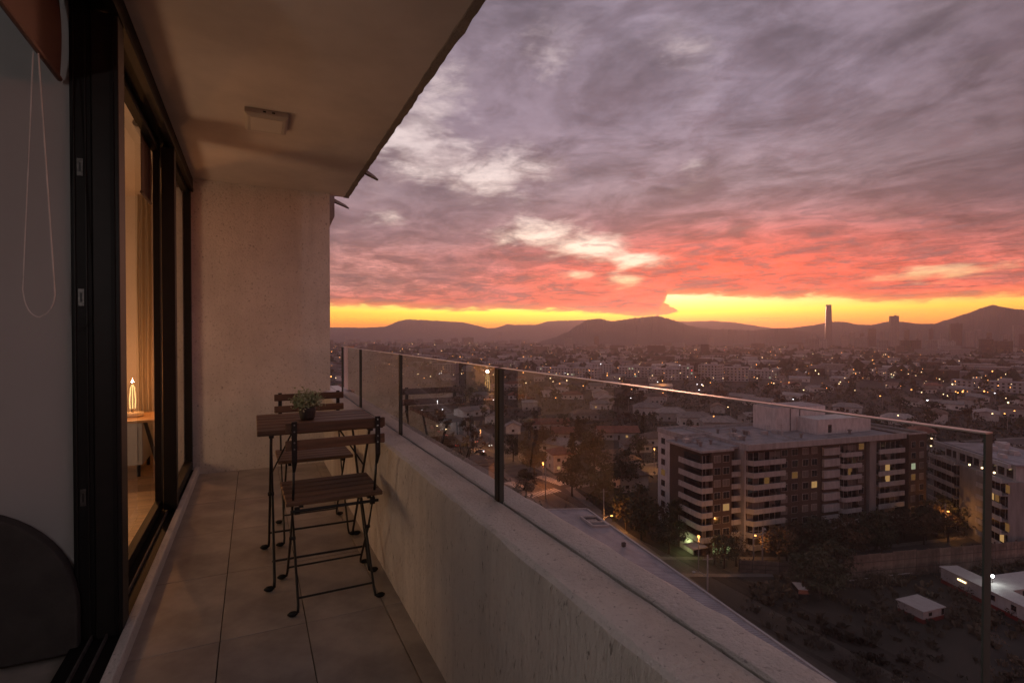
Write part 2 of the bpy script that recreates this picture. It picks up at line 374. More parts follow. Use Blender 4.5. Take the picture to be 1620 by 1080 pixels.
# ------------------------------------------------------------------ balcony shell
CEIL, Y0, YE = 2.385, -1.5, 5.02
fl = tag(MB().box(-.42, .565, Y0, YE, -.20, -.009).build('balcony_floor', M['grout']), kind='structure')
xs = [-.42 + .004, -.117, .182, .488, .563]
ys = [2.24 + .63 * k for k in range(-6, 5)] + [YE]
tile_mesh = {}
for i in range(4):
    for j in range(len(ys) - 1):
        x0, x1, y0, y1 = xs[i], xs[i + 1], max(ys[j], Y0), ys[j + 1]
        if y1 - y0 < .03: continue
        k = (round(x1 - x0, 3), round(y1 - y0, 3))
        if k not in tile_mesh:
            w, h, g = k[0] / 2 - .0016, k[1] / 2 - .0016, .0012
            mb = MB(); mb.poly([(-w, -h, -.008), (w, -h, -.008), (w, h, -.008), (-w, h, -.008), (-w, -h, -g), (w, -h, -g), (w, h, -g), (-w, h, -g),
                                (-w + g, -h + g, 0), (w - g, -h + g, 0), (w - g, h - g, 0), (-w + g, h - g, 0)],
                               [(0, 1, 5, 4), (1, 2, 6, 5), (2, 3, 7, 6), (3, 0, 4, 7), (4, 5, 9, 8), (5, 6, 10, 9), (6, 7, 11, 10), (7, 4, 8, 11), (8, 9, 10, 11)])
            tile_mesh[k] = mb.mesh('tile', M['tile'])
        link('tile', tile_mesh[k], fl, ((x0 + x1) / 2, (y0 + y1) / 2, rnd.uniform(-.0006, .0004)))
# soffit and its rough outer lip
sf = tag(MB().box(-.62, .752, Y0, 5.10, CEIL, 2.62).build('balcony_ceiling', M['soffit']), kind='structure')
mb = MB(); N_ = 130; pts = []
for k in range(N_ + 1):
    y = Y0 + (5.10 - Y0) * k / N_
    j = rnd.gauss(0, .0022); j2 = rnd.gauss(0, .0018)
    pts += [(.750 + j2, y, CEIL - .001), (.752 + j2, y, CEIL - .005), (.792 + j, y, CEIL - .004 + j2), (.797 + j, y, CEIL + .012), (.797 + j, y, 2.62)]
fc = []
for k in range(N_):
    for q in range(4): a = k * 5 + q; fc.append((a, a + 1, a + 6, a + 5))
mb.poly(pts, fc); mb.build('slab_lip', M['lip'], sf)
mb = MB(); mb.box(-.62, .558, YE, 5.24, -.2, CEIL); mb.box(.5581, .617, YE, 5.24, .632, CEIL)
tag(mb.build('end_wall', M['endwall']), 'rough pinkish stucco wall closing the far end of the balcony', 'wall')
tag(MB().box(-.62, .6, Y0 - .2, Y0, -.2, CEIL).build('rear_wall', M['endwall']), 'stucco wall closing the balcony behind the viewer', 'wall')
# parapet: inner face, inner ledge, groove, outer ledge, outer face; edges wander like hand-laid render
pp = thing('parapet_wall', 'low grey stucco parapet carrying the glass railing along the balcony', 'parapet')
prof = [(.560, -.2), (.559, .585), (.566, .604), (.578, .611), (.640, .613), (.6885, .609), (.6890, .596), (.6955, .596), (.6960, .610), (.700, .613), (.74, .615), (.774, .614), (.784, .609), (.787, .598), (.787, -.4)]
mb = MB(); n = len(prof); seg = 150; pts = []; jit = [0] * n
for k in range(seg + 1):
    y = Y0 + (5.7 - Y0) * k / seg
    for q, (x, z) in enumerate(prof):
        jit[q] = jit[q] * .6 + rnd.gauss(0, .0013)
        dxx = jit[q] if q not in (0, 5, 6, 7, 8) else 0
        pts.append((x + dxx * (.8 if q < 5 else 1.2), y, z + (jit[q] * .5 if 1 < q < 13 else 0)))
fin, fle = [], []
for k in range(seg):
    for q in range(n - 1):
        a = k * n + q; (fin if q < 2 else fle).append((a, a + n, a + n + 1, a + 1))
mb.poly(pts, fin); mb.build('inner_face', M['stucco'], pp, smooth=True)
mb = MB(); mb.poly(pts, fle); lo_ = mb.build('ledge', M['ledge'], pp, smooth=True); lo_.data.set_sharp_from_angle(angle=R(14))
mb = MB(); mb.box(.6892, .6953, Y0, 5.0, .5965, .6025); mb.build('sealant_strip', M['gasket'], pp)

# glass railing
gr = thing('glass_railing', 'frameless clear glass railing with polished top edge above the parapet', 'railing', (.693, 0, .6))
for (y0, y1) in ((-1.3, .236), (.288, 1.512), (1.548, 2.772), (2.792, 3.938), (3.950, 4.82)):
    x0, x1, z0, z1 = -.0075, .0065, .004, .428
    gpn = MB().poly([(0, y0 + .002, z0), (0, y1 - .002, z0), (0, y1 - .002, z1 - .002), (0, y0 + .002, z1 - .002)], [(0, 1, 2, 3)]).build('glass_panel', M['glass'], gr)
    e = MB(); e.box(x0, x1, y0, y1, z1 - .0015, z1); e.cur = 1; e.box(x0, x1, y0, y0 + .002, z0, z1 - .0015); e.box(x0, x1, y1 - .002, y1, z0, z1 - .0015)
    e.build('glass_edge', [M['edge'], M['edge_end']], gpn)
for (yy, w) in ((1.530, .011), (2.782, .008), (3.944, .005)):
    MB().box(-.0085, .0075, yy - w, yy + w, .002, .424).build('joint_strip', M['gasket'], gr)
e = MB(); e.box(-.005, .10, 4.835, 4.845, .004, .428); e.build('return_panel', M['glass'], gr)

# rain spouts on the facade beyond
for (p0, p1, lab) in (((.80, 4.42, 2.455), (.925, 4.50, 2.425), 'upper grey rain spout poking out from the slab edge'), ((.66, 5.40, 2.44), (.84, 5.46, 2.385), 'lower grey rain spout above the corner box beside the end wall')):
    a, c = Vector(p0), Vector(p1); mb = MB()
    for s_ in (1,):
        d = (c - a)
        mb.poly([a + Vector((0, -.02, .012)), a + Vector((0, .03, .012)), a + Vector((0, .03, -.022)), a + Vector((0, -.02, -.022)),
                 c + Vector((-.02, -.02, .012)), c + Vector((-.02, .03, .012)), c + Vector((.012, .03, -.016)), c + Vector((.012, -.02, -.016))],
                [(0, 1, 2, 3), (4, 7, 6, 5), (0, 4, 5, 1), (1, 5, 6, 2), (2, 6, 7, 3), (3, 7, 4, 0)])
    tag(mb.build('rain_spout', M['lip']), lab, 'rain spout')
mb = MB(); mb.box(.634, .70, 5.33, 5.52, 2.25, 2.47); mb.poly([(.634, 5.33, 2.25), (.70, 5.33, 2.25), (.70, 5.52, 2.25), (.634, 5.52, 2.25), (.634, 5.34, 2.10), (.638, 5.52, 2.10)], [(0, 4, 1), (1, 4, 5, 2), (2, 5, 3), (0, 3, 5, 4)])
tag(mb.build('drain_box', M['lip']), 'small grey drain box at the top outer corner of the end wall', 'drain box')

# ceiling light
cl = thing('ceiling_light', 'square white surface light switched off on the balcony ceiling', 'ceiling light', (.075, 3.45, CEIL))
mb = MB(); a_, c_ = .112, .098
mb.poly([(-a_, -a_ * 1.25, -.001), (a_, -a_ * 1.25, -.001), (a_, a_ * 1.25, -.001), (-a_, a_ * 1.25, -.001), (-a_, -a_ * 1.25, -.026), (a_, -a_ * 1.25, -.026), (a_, a_ * 1.25, -.026), (-a_, a_ * 1.25, -.026),
         (-c_, -c_ * 1.25, -.037), (c_, -c_ * 1.25, -.037), (c_, c_ * 1.25, -.037), (-c_, c_ * 1.25, -.037)],
        [(0, 4, 5, 1), (1, 5, 6, 2), (2, 6, 7, 3), (3, 7, 4, 0), (4, 8, 9, 5), (5, 9, 10, 6), (6, 10, 11, 7), (7, 11, 8, 4), (8, 11, 10, 9)])
mb.build('housing', M['lampbox'], cl)
MB().box(-.083, .083, -.106, .106, -.0395, -.0372).build('diffuser', M['diff'], cl)
for x in (-.012, .034): MB().box(x - .008, x + .008, -.1412, -.1400, -.018, -.009).build('vent_hole', M['gasket'], cl)

# ------------------------------------------------------------------ door line
tag(MB().box(-.4345, -.4005, Y0, YE - .002, -.005, .060).build('door_sill', M['ledge'], bevel=.006), 'pale cement sill along the foot of the sliding doors', 'sill')
dr = thing('sliding_door', 'black aluminium sliding door with glass leaves onto the balcony', 'sliding door', (-.5, 2.4, .0))
def dbox(name, m, x0, x1, y0, y1, z0, z1, par=dr, bevel=0): return MB().box(x0 + .5, x1 + .5, y0 - 2.4, y1 - 2.4, z0, z1).build(name, m, par, bevel=bevel)
tk = dbox('track', M['alu'], -.58, -.436, Y0, YE - .003, .001, .040)
for x in (-.481, -.527): dbox('track_rail', M['rail'], x - .003, x + .003, Y0, YE - .01, .040, .056, tk)
dbox('head_rail', M['alu'], -.58, -.432, Y0, YE - .003, 2.302, 2.383)
dbox('head_lip', M['alu2'], -.46, -.428, Y0, YE - .004, 2.276, 2.3015)
jb = dbox('jamb', M['alu'], -.576, -.514, 2.372, 2.470, .041, 2.301, bevel=.003)
dbox('jamb_rib', M['alu2'], -.5655, -.5615, 2.366, 2.3715, .05, 2.30, jb); dbox('jamb_rib', M['alu2'], -.5325, -.5285, 2.366, 2.3715, .05, 2.30, jb)
jb2 = dbox('outer_jamb', M['alu2'], -.512, -.432, 2.362, 2.462, .041, 2.275, bevel=.003)
dbox('jamb_rib', M['alu'], -.458, -.446, 2.356, 2.3615, .05, 2.27, jb2)
for z in (1.720, 1.262, .553):
    st_ = dbox('strike_plate', M['steel'], -.5555, -.5385, 2.3685, 2.3715, z - .030, z + .030)
    dbox('keeper_slot', M['gasket'], -.5500, -.5440, 2.3675, 2.3684, z - .016, z + .016, st_)
# inner leaf
lf = dbox('door_leaf', M['alu'], -.548, -.514, 2.474, 2.530, .058, 2.30)
dbox('stile', M['alu2'], -.548, -.514, 3.905, 3.972, .058, 2.30, lf); dbox('bottom_rail', M['alu'], -.548, -.514, 2.5305, 3.9045, .058, .112, lf); dbox('top_rail', M['alu'], -.548, -.514, 2.5305, 3.9045, 2.245, 2.30, lf)
MB().poly([(-.031, .1305, .112), (-.031, 1.5045, .112), (-.031, 1.5045, 2.245), (-.031, .1305, 2.245)], [(0, 1, 2, 3)]).build('glass_pane', M['door_glass'], lf)
# outer leaf
lf = dbox('door_leaf', M['alu2'], -.500, -.430, 3.870, 3.945, .058, 2.27, bevel=.003)
dbox('stile', M['alu'], -.500, -.446, 4.955, 5.012, .058, 2.30, lf); dbox('bottom_rail', M['alu2'], -.500, -.446, 3.9455, 4.9545, .058, .125, lf); dbox('top_rail', M['alu'], -.500, -.461, 3.9455, 4.9545, 2.24, 2.30, lf)
MB().poly([(.030, 1.5455, .125), (.030, 2.5545, .125), (.030, 2.5545, 2.24), (.030, 1.5455, 2.24)], [(0, 1, 2, 3)]).build('glass_pane', M['door_glass'], lf)

# ------------------------------------------------------------------ rooms behind the doors
tag(MB().box(-4.2, -.581, Y0, 2.396, -.2, -.002).build('room_floor', M['tile']), kind='structure')
rf = tag(MB().box(-4.2, -.581, 2.504, 6.2, -.2, -.008).build('bedroom_floor', M['grout']), kind='structure')
pm = {}
for i in range(27):
    y0 = 2.51 + i * .14
    if y0 > 6.1: break
    x = -4.15 + (i % 3) * .35; first = True
    while x < -.60:
        x1 = min(x + 1.05, -.585)
        k = round(x1 - x, 3)
        if k not in pm: pm[k] = MB().box(-k / 2 + .001, k / 2 - .001, -.069, .069, -.007, 0).mesh('plank', M['parquet'])
        if x1 - x > .05 and x1 > -2.2: link('plank', pm[k], rf, ((x + x1) / 2, y0 + .07, rnd.uniform(-.0004, .0004)))
        x = x1
tag(MB().box(-4.2, -.581, Y0, 2.398, 2.34, 2.6).build('room_ceiling', M['white_wall']), kind='structure')
tag(MB().box(-4.2, -.581, 2.502, 6.2, 2.44, 2.6).build('bedroom_ceiling', M['room_wall']), kind='structure')
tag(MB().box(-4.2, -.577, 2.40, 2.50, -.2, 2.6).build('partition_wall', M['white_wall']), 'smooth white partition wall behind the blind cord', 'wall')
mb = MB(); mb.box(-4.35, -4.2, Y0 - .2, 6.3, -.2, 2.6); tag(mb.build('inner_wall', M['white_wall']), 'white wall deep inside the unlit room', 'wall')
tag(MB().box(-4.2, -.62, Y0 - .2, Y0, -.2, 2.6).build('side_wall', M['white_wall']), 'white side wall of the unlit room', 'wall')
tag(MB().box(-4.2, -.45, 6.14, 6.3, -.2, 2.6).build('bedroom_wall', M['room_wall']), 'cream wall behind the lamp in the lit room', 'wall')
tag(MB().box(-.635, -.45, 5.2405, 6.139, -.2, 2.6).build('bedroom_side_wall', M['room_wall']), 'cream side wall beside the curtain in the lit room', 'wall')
tag(MB().box(-4.2, -.95, 6.105, 6.138, 0, .08).build('skirting_board', M['white_wall']), 'low white skirting board under the cream lit wall', 'skirting board')

def blind(loc, y0, y1, ztop, zbot, label):
    o = thing('roller_blind', label, 'roller blind', loc); mb = MB(); pts = []; f = []; nn = 14; mm = 10
    for i in range(nn + 1):
        y = y0 + (y1 - y0) * i / nn
        for j in range(mm + 1):
            z = ztop + (zbot - ztop) * j / mm
            curl = .012 * max(0, (i - nn + 2.5) / 2.5) ** 2 * math.sin(3.0 * j / mm) + .003 * math.sin(i * .9)
            pts.append((curl - .002, y - curl * 1.5, z)); 
    k = len(pts); pts += [(x - .002, y, z) for x, y, z in pts]
    for i in range(nn):
        for j in range(mm):
            a = i * (mm + 1) + j; f.append((a, a + 1, a + mm + 2, a + mm + 1)); f.append((k + a, k + a + mm + 1, k + a + mm + 2, k + a + 1))
    mb.poly(pts, f); mb.build('blind_fabric', M['blind'], o, smooth=True)
    MB().tube([(0, y0, zbot), (0, y1 - .006, zbot)], .009, 8).build('bottom_bar', M['blind'], o)
    MB().tube([(-.02, y0, ztop + .02), (-.02, y1, ztop + .02)], .022, 10).build('roller_tube', M['lampbox'], o)
    return o
bl = blind((-.600, 0, 0), 0.9, 2.372, 2.31, 2.015, 'brown roller blind with hanging cord in front of the white partition')
cp = []
for k in range(33):
    th = PI * (k - 8) / 16
    if k <= 8: cp.append(((-.012 - .032 * k / 8), 0, 2.01 - (2.01 - 1.27) * k / 8))
    elif k < 24: a = PI * (k - 8) / 16; cp.append((-.005 - .039 * math.cos(a), .004, 1.27 - .085 * math.sin(a) * (1 if a < 1.6 else .95)))
    else: cp.append((.034 - .034 * (k - 24) / 8, 0, 1.27 + (2.01 - 1.27) * (k - 24) / 8))
MB().tube([(x, y + 2.16, z) for x, y, z in cp], .0023, 5).build('pull_cord', M['cord'], bl)
blind((-.556, 0, 0), 3.60, 3.90, 2.285, 1.925, 'short brown roller blind lowered a little behind the lit door pane')

fl_ = thing('floor_lamp', 'lit standing lamp inside the near room', 'floor lamp', (-1.28, -.42, 0))
MB().lathe([(.01, .0), (.13, .0), (.13, .02), (.02, .03), (.012, .05), (.012, 1.50), (.005, 1.51)], n=16).build('stand', M['metal'], fl_, smooth=True)
M['shade'] = glow('lamp_shade_glow', (1, .86, .72), 1.2, 'AUTO')
MB().ball((0, 0, 1.60), .085, 14, 9).build('lamp_shade', M['shade'], fl_, smooth=True)
l2 = bpy.data.lights.new('floor_lamp_light', 'POINT'); l2.energy = 19.0; l2.color = (1, .94, .91); l2.shadow_soft_size = .03
o2 = bpy.data.objects.new('floor_lamp_light', l2); COL.objects.link(o2); o2.parent = fl_; o2.location = (0, 0, 1.70)
# dark round-topped panel added in the shape of a shadow on the partition
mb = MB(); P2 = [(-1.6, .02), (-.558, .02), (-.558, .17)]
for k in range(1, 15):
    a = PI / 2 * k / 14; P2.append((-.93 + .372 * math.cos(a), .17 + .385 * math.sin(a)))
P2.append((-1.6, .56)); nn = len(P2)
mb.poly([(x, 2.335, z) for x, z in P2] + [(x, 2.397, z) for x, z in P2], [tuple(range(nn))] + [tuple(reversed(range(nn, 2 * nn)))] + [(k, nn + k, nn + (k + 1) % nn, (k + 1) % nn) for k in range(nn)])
tag(mb.build('shadow_panel', M['head'], bevel=.008), 'dark round-cornered panel standing in for a shadow on the white partition', 'shadow_panel')

# lamp table
tb = thing('side_table', 'low oak-topped white bedside table with a dark splayed leg behind the lit pane', 'side table', (-1.0, 5.36, 0))
MB().box(-.34, .29, -.27, .27, .434, .454).build('tabletop', M['oak'], tb, bevel=.004)
MB().box(-.33, .20, -.255, .25, .10, .4335).build('cabinet', M['white_wall'], tb); MB().box(-.30, .17, -.262, -.2555, .28, .40).build('drawer', M['white_wall'], tb); MB().box(-.30, .17, -.262, -.2555, .13, .26).build('drawer', M['white_wall'], tb)
for sx in (-.30, .17):
    for sy in (-.22, .22): MB().tube([(sx, sy, .099), (sx, sy, .001)], .014, 6).build('leg', M['metal'], tb)
MB().tube([(.22, -.24, .433), (.31, -.18, .002)], .014, 6).build('brace', M['metal'], tb)
LX, LY = -.905, 5.37
lp = thing('table_lamp', 'glowing filament lamp with cream disc base on the side table', 'table lamp', (LX, LY, .4545))
MB().lathe([(.005, .001), (.070, .001), (.078, .008), (.078, .026), (.070, .034), (.03, .036), (.005, .036)], n=28).build('base', M['cream'], lp, smooth=True)
MB().lathe([(.010, .036), (.012, .05), (.011, .062), (.004, .063)], n=10).build('socket', M['brass'], lp, smooth=True)
M['lampglass'] = glass_mat('bottle_glass', (.97, .95, .91), 1.6)
MB().lathe([(.036, .040), (.038, .06), (.036, .14), (.030, .22), (.020, .262), (.012, .285), (.011, .31), (.002, .312)], n=20).build('glass_bottle', M['lampglass'], lp, smooth=True)
M['filament'] = glow('lamp_filament', (1, .60, .22), 2.2, 'AUTO')
mb = MB()
for a in (-.016, .0, .016): mb.tube([(a * .9, a, .065), (a * 1.1, a * 1.1, .14), (a * .7, a * .6, .24), (a * .2, 0, .262)], .0042, 6)
mb.build('filament', M['filament'], lp)
ll = bpy.data.lights.new('lamp_light', 'POINT'); ll.energy = 11.0; ll.color = (1, .41, .14); ll.shadow_soft_size = .014
lo = bpy.data.objects.new('lamp_light', ll); COL.objects.link(lo); lo.parent = lp; lo.location = (0, 0, .275)
lp2 = copy_tree(lp); lp2.location = (-2.0, 3.62, .4545); lp2['label'] = 'twin filament lamp on the far side of the bedroom, hidden by the partition'
for c in lp2.children:
    if c.type == 'LIGHT': c.data = c.data.copy(); c.data.energy = 33.0; c.data.shadow_soft_size = .26; c.data.color = (1, .60, .34)
tb2 = copy_tree(tb); tb2.location = (-2.1, 3.62, 0); tb2['label'] = 'twin oak-topped bedside table behind the partition'
orn = MB(); pts = [(.03 * math.cos(a) * (1 - a / 22), 0.0, .03 * math.sin(a) * (1 - a / 22)) for a in [k * .4 for k in range(38)]]
orn.tube([(-.02 + x, y, .30 + z) for x, y, z in pts], .0035, 5); orn.tube([(.0 + x * .7, y, .345 + z * .7) for x, y, z in pts], .003, 5); orn.tube([(.012, 0, .27), (.004, 0, .10), (0, 0, .008)], .004, 6)
orn.lathe([(.003, .0), (.045, .0), (.045, .010), (.004, .012)], n=16)
orn = orn.build('wire_ornament', M['brass']); orn.location = (LX - .11, LY + .16, .4545); tag(orn, 'curled brass wire ornament standing behind the lamp', 'ornament')
# curtain
mb = MB(); pts = []; f = []; nn = 60
for i in range(nn + 1):
    s_ = i / nn; x = -.955 + .30 * s_; y = 5.93 - .10 * s_ + .030 * math.sin(s_ * 38) + .012 * math.sin(s_ * 13 + 1)
    for z in (.02, .8, 1.6, 2.42): pts.append((x + .006 * math.sin(z * 3 + s_ * 9), y, z))
for i in range(nn):
    for j in range(3): a = i * 4 + j; f.append((a, a + 1, a + 5, a + 4))
mb.poly(pts, f); tag(mb.build('curtain', M['curtain'], smooth=True), 'pleated cream curtain hanging behind the lamp table', 'curtain')

# ------------------------------------------------------------------ folding chairs and table
def slat_mesh(L, w, h, nm): 
    me = bpy.data.meshes.new(nm); bm = bmesh.new(); bmesh.ops.create_cube(bm, size=1)
    bmesh.ops.scale(bm, vec=(L, w, h), verts=bm.verts); bmesh.ops.bevel(bm, geom=bm.edges[:], offset=.003, segments=1, affect='EDGES'); bm.to_mesh(me); bm.free(); me.materials.append(M['wood']); return me
SEAT_SLAT, BACK_SLAT, TOP_SLAT = slat_mesh(.384, .060, .018, 'slat'), slat_mesh(.39, .012, .040, 'slat'), slat_mesh(.545, .0835, .022, 'slat')
RIVET = MB().ball((0, 0, 0), .0036, 7, 4, (1, .6, 1)).mesh('rivet', M['rivet'])
def foot_at(par, p, d):   # rubber shoe on a foot that is bent outwards
    MB().ball((p[0] + d * .022, p[1], .011), .011, 8, 5, (1.9, 1.1, 1)).build('rubber_foot', M['rubber'], par, smooth=True)
def make_chair(label):
    o = thing('folding_chair', label, 'chair', group='wooden slat folding chairs at the balcony table')
    # local: x right, y towards the table, back at y=0, z up
    for k in range(5): link('seat_slat', SEAT_SLAT, o, (0, .075 + k * .0695, .441 + .001 * k))
    for z in (.755, .685): link('back_slat', BACK_SLAT, o, (0, .020 + (.755 - z) * .05, z))
    for s_ in (-1, 1):
        xo = s_ * .163
        lg = MB().tube([(xo, .034, .60), (xo, .075, .45), (xo, .20, .25), (xo, .375, .035), (xo + s_ * .003, .392, .011)], .0052, 8).build('long_leg', M['metal'], o, smooth=True)
        foot_at(lg, (xo, .392), s_)
        ps = MB(); ps.box(xo - .010, xo + .010, .007, .0125, .62, .782)
        ps.poly([(xo - .010, .007, .62), (xo + .010, .007, .62), (xo + .010, .0125, .62), (xo - .010, .0125, .62), (xo - .005, .030, .575), (xo + .005, .030, .575), (xo + .005, .038, .575), (xo - .005, .038, .575)],
                [(0, 4, 5, 1), (1, 5, 6, 2), (2, 6, 7, 3), (3, 7, 4, 0), (4, 7, 6, 5)])
        ps = ps.build('back_post', M['metal'], o)
        for z in (.768, .742, .698, .672): link('rivet', RIVET, ps, (xo, .0065, z))
        sx = s_ * .150
        lg = MB().tube([(sx, .345, .425), (sx, .20, .252), (sx, .030, .035), (sx + s_ * .003, .012, .011)], .0052, 8).build('short_leg', M['metal'], o, smooth=True)
        foot_at(lg, (sx, .012), s_)
        MB().tube([(sx - s_ * .006, .198, .25), (xo + s_ * .006, .198, .25)], .008, 8).build('pivot', M['metal'], o)
        MB().box(s_ * .135 - .008, s_ * .135 + .008, .045, .385, .424, .4315).build('seat_rail', M['metal'], o)
        MB().box(s_ * .15 - .010, s_ * .15 + .010, .052, .066, .395, .4235).build('hinge_bracket', M['metal'], o)
    MB().tube([(-.175, .056, .408), (.175, .056, .408)], .0065, 8).build('crossbar', M['metal'], o)
    MB().tube([(-.150, .045, .055), (.150, .045, .055)], .0045, 8).build('crossbar', M['metal'], o)
    MB().tube([(-.163, .350, .065), (.163, .350, .065)], .0045, 8).build('crossbar', M['metal'], o)
    return o
ch = make_chair('brown folding chair seen from behind on the near side of the table'); ch.location = (.312, 2.303, 0); ch.rotation_euler = (0, 0, R(1.5)); ch.scale = (1.02, 1, 1)
ch2 = copy_tree(ch); ch2['label'] = 'brown folding chair beyond the table with its back to the stucco wall'; ch2.location = (.308, 3.505, 0); ch2.rotation_euler = (0, 0, PI + R(.5))
tbl = thing('folding_table', 'square brown slatted folding table on thin black metal legs', 'table', (.284, 2.845, 0))
for k in range(6): link('top_slat', TOP_SLAT, tbl, (0, -.2325 + k * .093, .698))
for s_ in (-1, 1):
    MB().box(s_ * .215 - .010, s_ * .215 + .010, -.27, .27, .676, .6865).build('top_rail', M['metal'], tbl)
    xo = s_ * .215
    for q, dd in ((1, 0.0), (-1, .010)):
        x = xo - s_ * dd
        lg = MB().tube([(x, -q * .235, .672), (x, 0, .36), (x, q * .248, .04), (x + s_ * .002, q * .262, .012)], .0062, 8).build('leg', M['metal'], tbl, smooth=True)
        MB().ball((x + s_ * .022 * (1 if s_ < 0 else 1), q * .262, .012), .012, 8, 5, (1.9, 1.1, 1)).build('rubber_foot', M['rubber'], lg, smooth=True)
    MB().tube([(xo - s_ * .018, 0, .36), (xo + s_ * .010, 0, .36)], .009, 8).build('pivot', M['metal'], tbl)
for q in (1, -1):
    MB().tube([(-.213, q * .195, .105), (.213, q * .195, .105)], .0052, 8).build('crossbar', M['metal'], tbl)
MB().tube([(-.21, -.09, .48), (-.10, .05, .665)], .004, 6).build('stay_bar', M['metal'], tbl); MB().tube([(.21, -.09, .48), (.10, .05, .665)], .004, 6).build('stay_bar', M['metal'], tbl)
# pot plant
pl = thing('potted_plant', 'small bushy green plant in a dark round pot on the table', 'potted plant', (.240, 2.845, .7095))
MB().lathe([(.004, .001), (.030, .001), (.036, .012), (.0415, .045), (.042, .062), (.0375, .064), (.036, .052), (.003, .052)], n=22).build('pot', M['pot'], pl, smooth=True)
fo = MB(); stm = MB(); r_ = random.Random(3)
for k in range(84):
    a = r_.uniform(0, 2 * PI); rr = .080 * math.sqrt(r_.random()); h = .105 + .060 * r_.random() * (1 - (rr / .085) ** 2)
    if r_.random() < .35: h = .07 + .03 * r_.random()
    tip = Vector((rr * math.cos(a), rr * math.sin(a), h)); b0 = Vector((tip.x * .25, tip.y * .25, .05))
    stm.tube([b0, (b0 + tip) / 2 + Vector((0, 0, .01)), tip], .0009, 4)
    for q in range(9):
        c = b0.lerp(tip, .45 + .55 * r_.random()) + Vector((r_.gauss(0, .009), r_.gauss(0, .009), r_.gauss(0, .008)))
        d = Vector((r_.gauss(0, 1), r_.gauss(0, 1), r_.gauss(.4, .7))).normalized(); e = d.cross(Vector((r_.gauss(0, 1), r_.gauss(0, 1), r_.gauss(0, 1)))).normalized()
        L, w = r_.uniform(.010, .017), r_.uniform(.0045, .0075)
        nrm = d.cross(e) * .002
        fo.poly([c - d * L * .5, c + e * w, c + d * L * .6 + nrm, c - e * w], [(0, 1, 2, 3)])
tag(fo.build('foliage', M['leaf'], pl), kind='stuff'); stm.build('stems', M['leaf'], pl)
# ================================================================== THE CITY
def gxy(u, v): q = gp(u, v); return q.x, q.y
M['brick'] = mat('dark_brick', (.072, .049, .039), .9, .25, 3, .2, 40)
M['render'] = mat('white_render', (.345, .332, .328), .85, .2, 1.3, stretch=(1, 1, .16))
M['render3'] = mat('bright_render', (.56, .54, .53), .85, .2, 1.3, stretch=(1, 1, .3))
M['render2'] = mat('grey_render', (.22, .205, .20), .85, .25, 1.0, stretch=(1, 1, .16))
M['roofgrey'] = mat('roof_membrane', (.25, .235, .25), .8, .3, .35, detail=8)
M['pane'] = mat('window_glass', (.022, .022, .026), .12, .2, .2, spec=.8)
M['frame'] = mat('window_frame', (.36, .33, .31), .6, .1, 3)
M['shutter'] = mat('drawn_blind', (.15, .13, .118), .8, .15, 1, rnd_obj=.3)
M['litpane'] = glow('lit_window', (1, .58, .22), .42)
M['litpale'] = glow('lit_window_pale', (.85, .95, .62), .42)
M['litdim'] = glow('lit_window_dim', (1, .50, .17), .13)
M['redroof'] = mat('clay_tile_roof', (.17, .068, .047), .85, .35, .8, .3, 8, rnd_obj=.25)
M['brownroof'] = mat('brown_roof', (.12, .082, .065), .85, .35, .8, .3, 8, rnd_obj=.25)
M['greyroof'] = mat('fibre_cement_roof', (.22, .195, .185), .85, .3, .8, .2, 8, rnd_obj=.25)
M['housewall'] = mat('house_wall', (.50, .46, .43), .9, .2, .6, rnd_obj=.35)
M['bark'] = mat('bark', (.055, .042, .034), .95, .3, 8)
M['crown'] = mat('dark_foliage', (.040, .042, .024), .8, .55, .35, rnd_obj=.45)
M['crown2'] = mat('brown_foliage', (.075, .048, .028), .85, .5, .35, rnd_obj=.4)
M['crown3'] = mat('conifer_foliage', (.026, .030, .021), .85, .4, .5, rnd_obj=.3)
M['road'] = mat('asphalt', (.055, .050, .048), .8, .25, .15)
M['paving'] = mat('pavement_slabs', (.15, .135, .125), .85, .25, .3)
M['paint'] = mat('road_paint', (.62, .60, .56), .7, .3, 1.5)
M['lot'] = mat('waste_ground', (.032, .026, .021), .95, .6, .09, col2=(.020, .017, .014), detail=9)
M['scrub'] = mat('dry_scrub', (.105, .080, .054), .95, .5, .05, col2=(.028, .023, .017))
M['fence'] = mat('weathered_hoarding', (.18, .145, .12), .9, .4, .6, rnd_obj=.3)
M['post'] = mat('fence_post', (.06, .05, .045), .8)
M['pole'] = mat('concrete_pole', (.30, .27, .25), .85, .2, 3)
M['metalroof'] = mat('sheet_metal_roof', (.36, .345, .37), .5, .2, .4, metal=.25)
M['shedwhite'] = mat('prefab_white', (.38, .36, .352), .6, .1, 1)
M['shedred'] = mat('prefab_red_base', (.20, .025, .022), .6, .2, 1)
M['carA'] = mat('car_paint_grey', (.20, .20, .21), .35, .1, 1, rnd_obj=.6, spec=.7)
M['tyre'] = mat('tyre', (.02, .02, .02), .9)
ORANGE, WARM, COOL, RED = (1, .40, .10), (1, .70, .36), (.95, .95, 1.0), (1, .06, .04)
M['g_orange'] = glow('sodium_lamp', ORANGE, 5.0); M['g_warm'] = glow('warm_lamp', WARM, 4.5); M['g_cool'] = glow('white_lamp', COOL, 4.5); M['g_red'] = glow('red_lamp', RED, 3.5)
M['g_head'] = glow('headlight_glow', (1, .93, .8), 5.0); M['g_tail'] = glow('tail_light_glow', RED, 3.0)

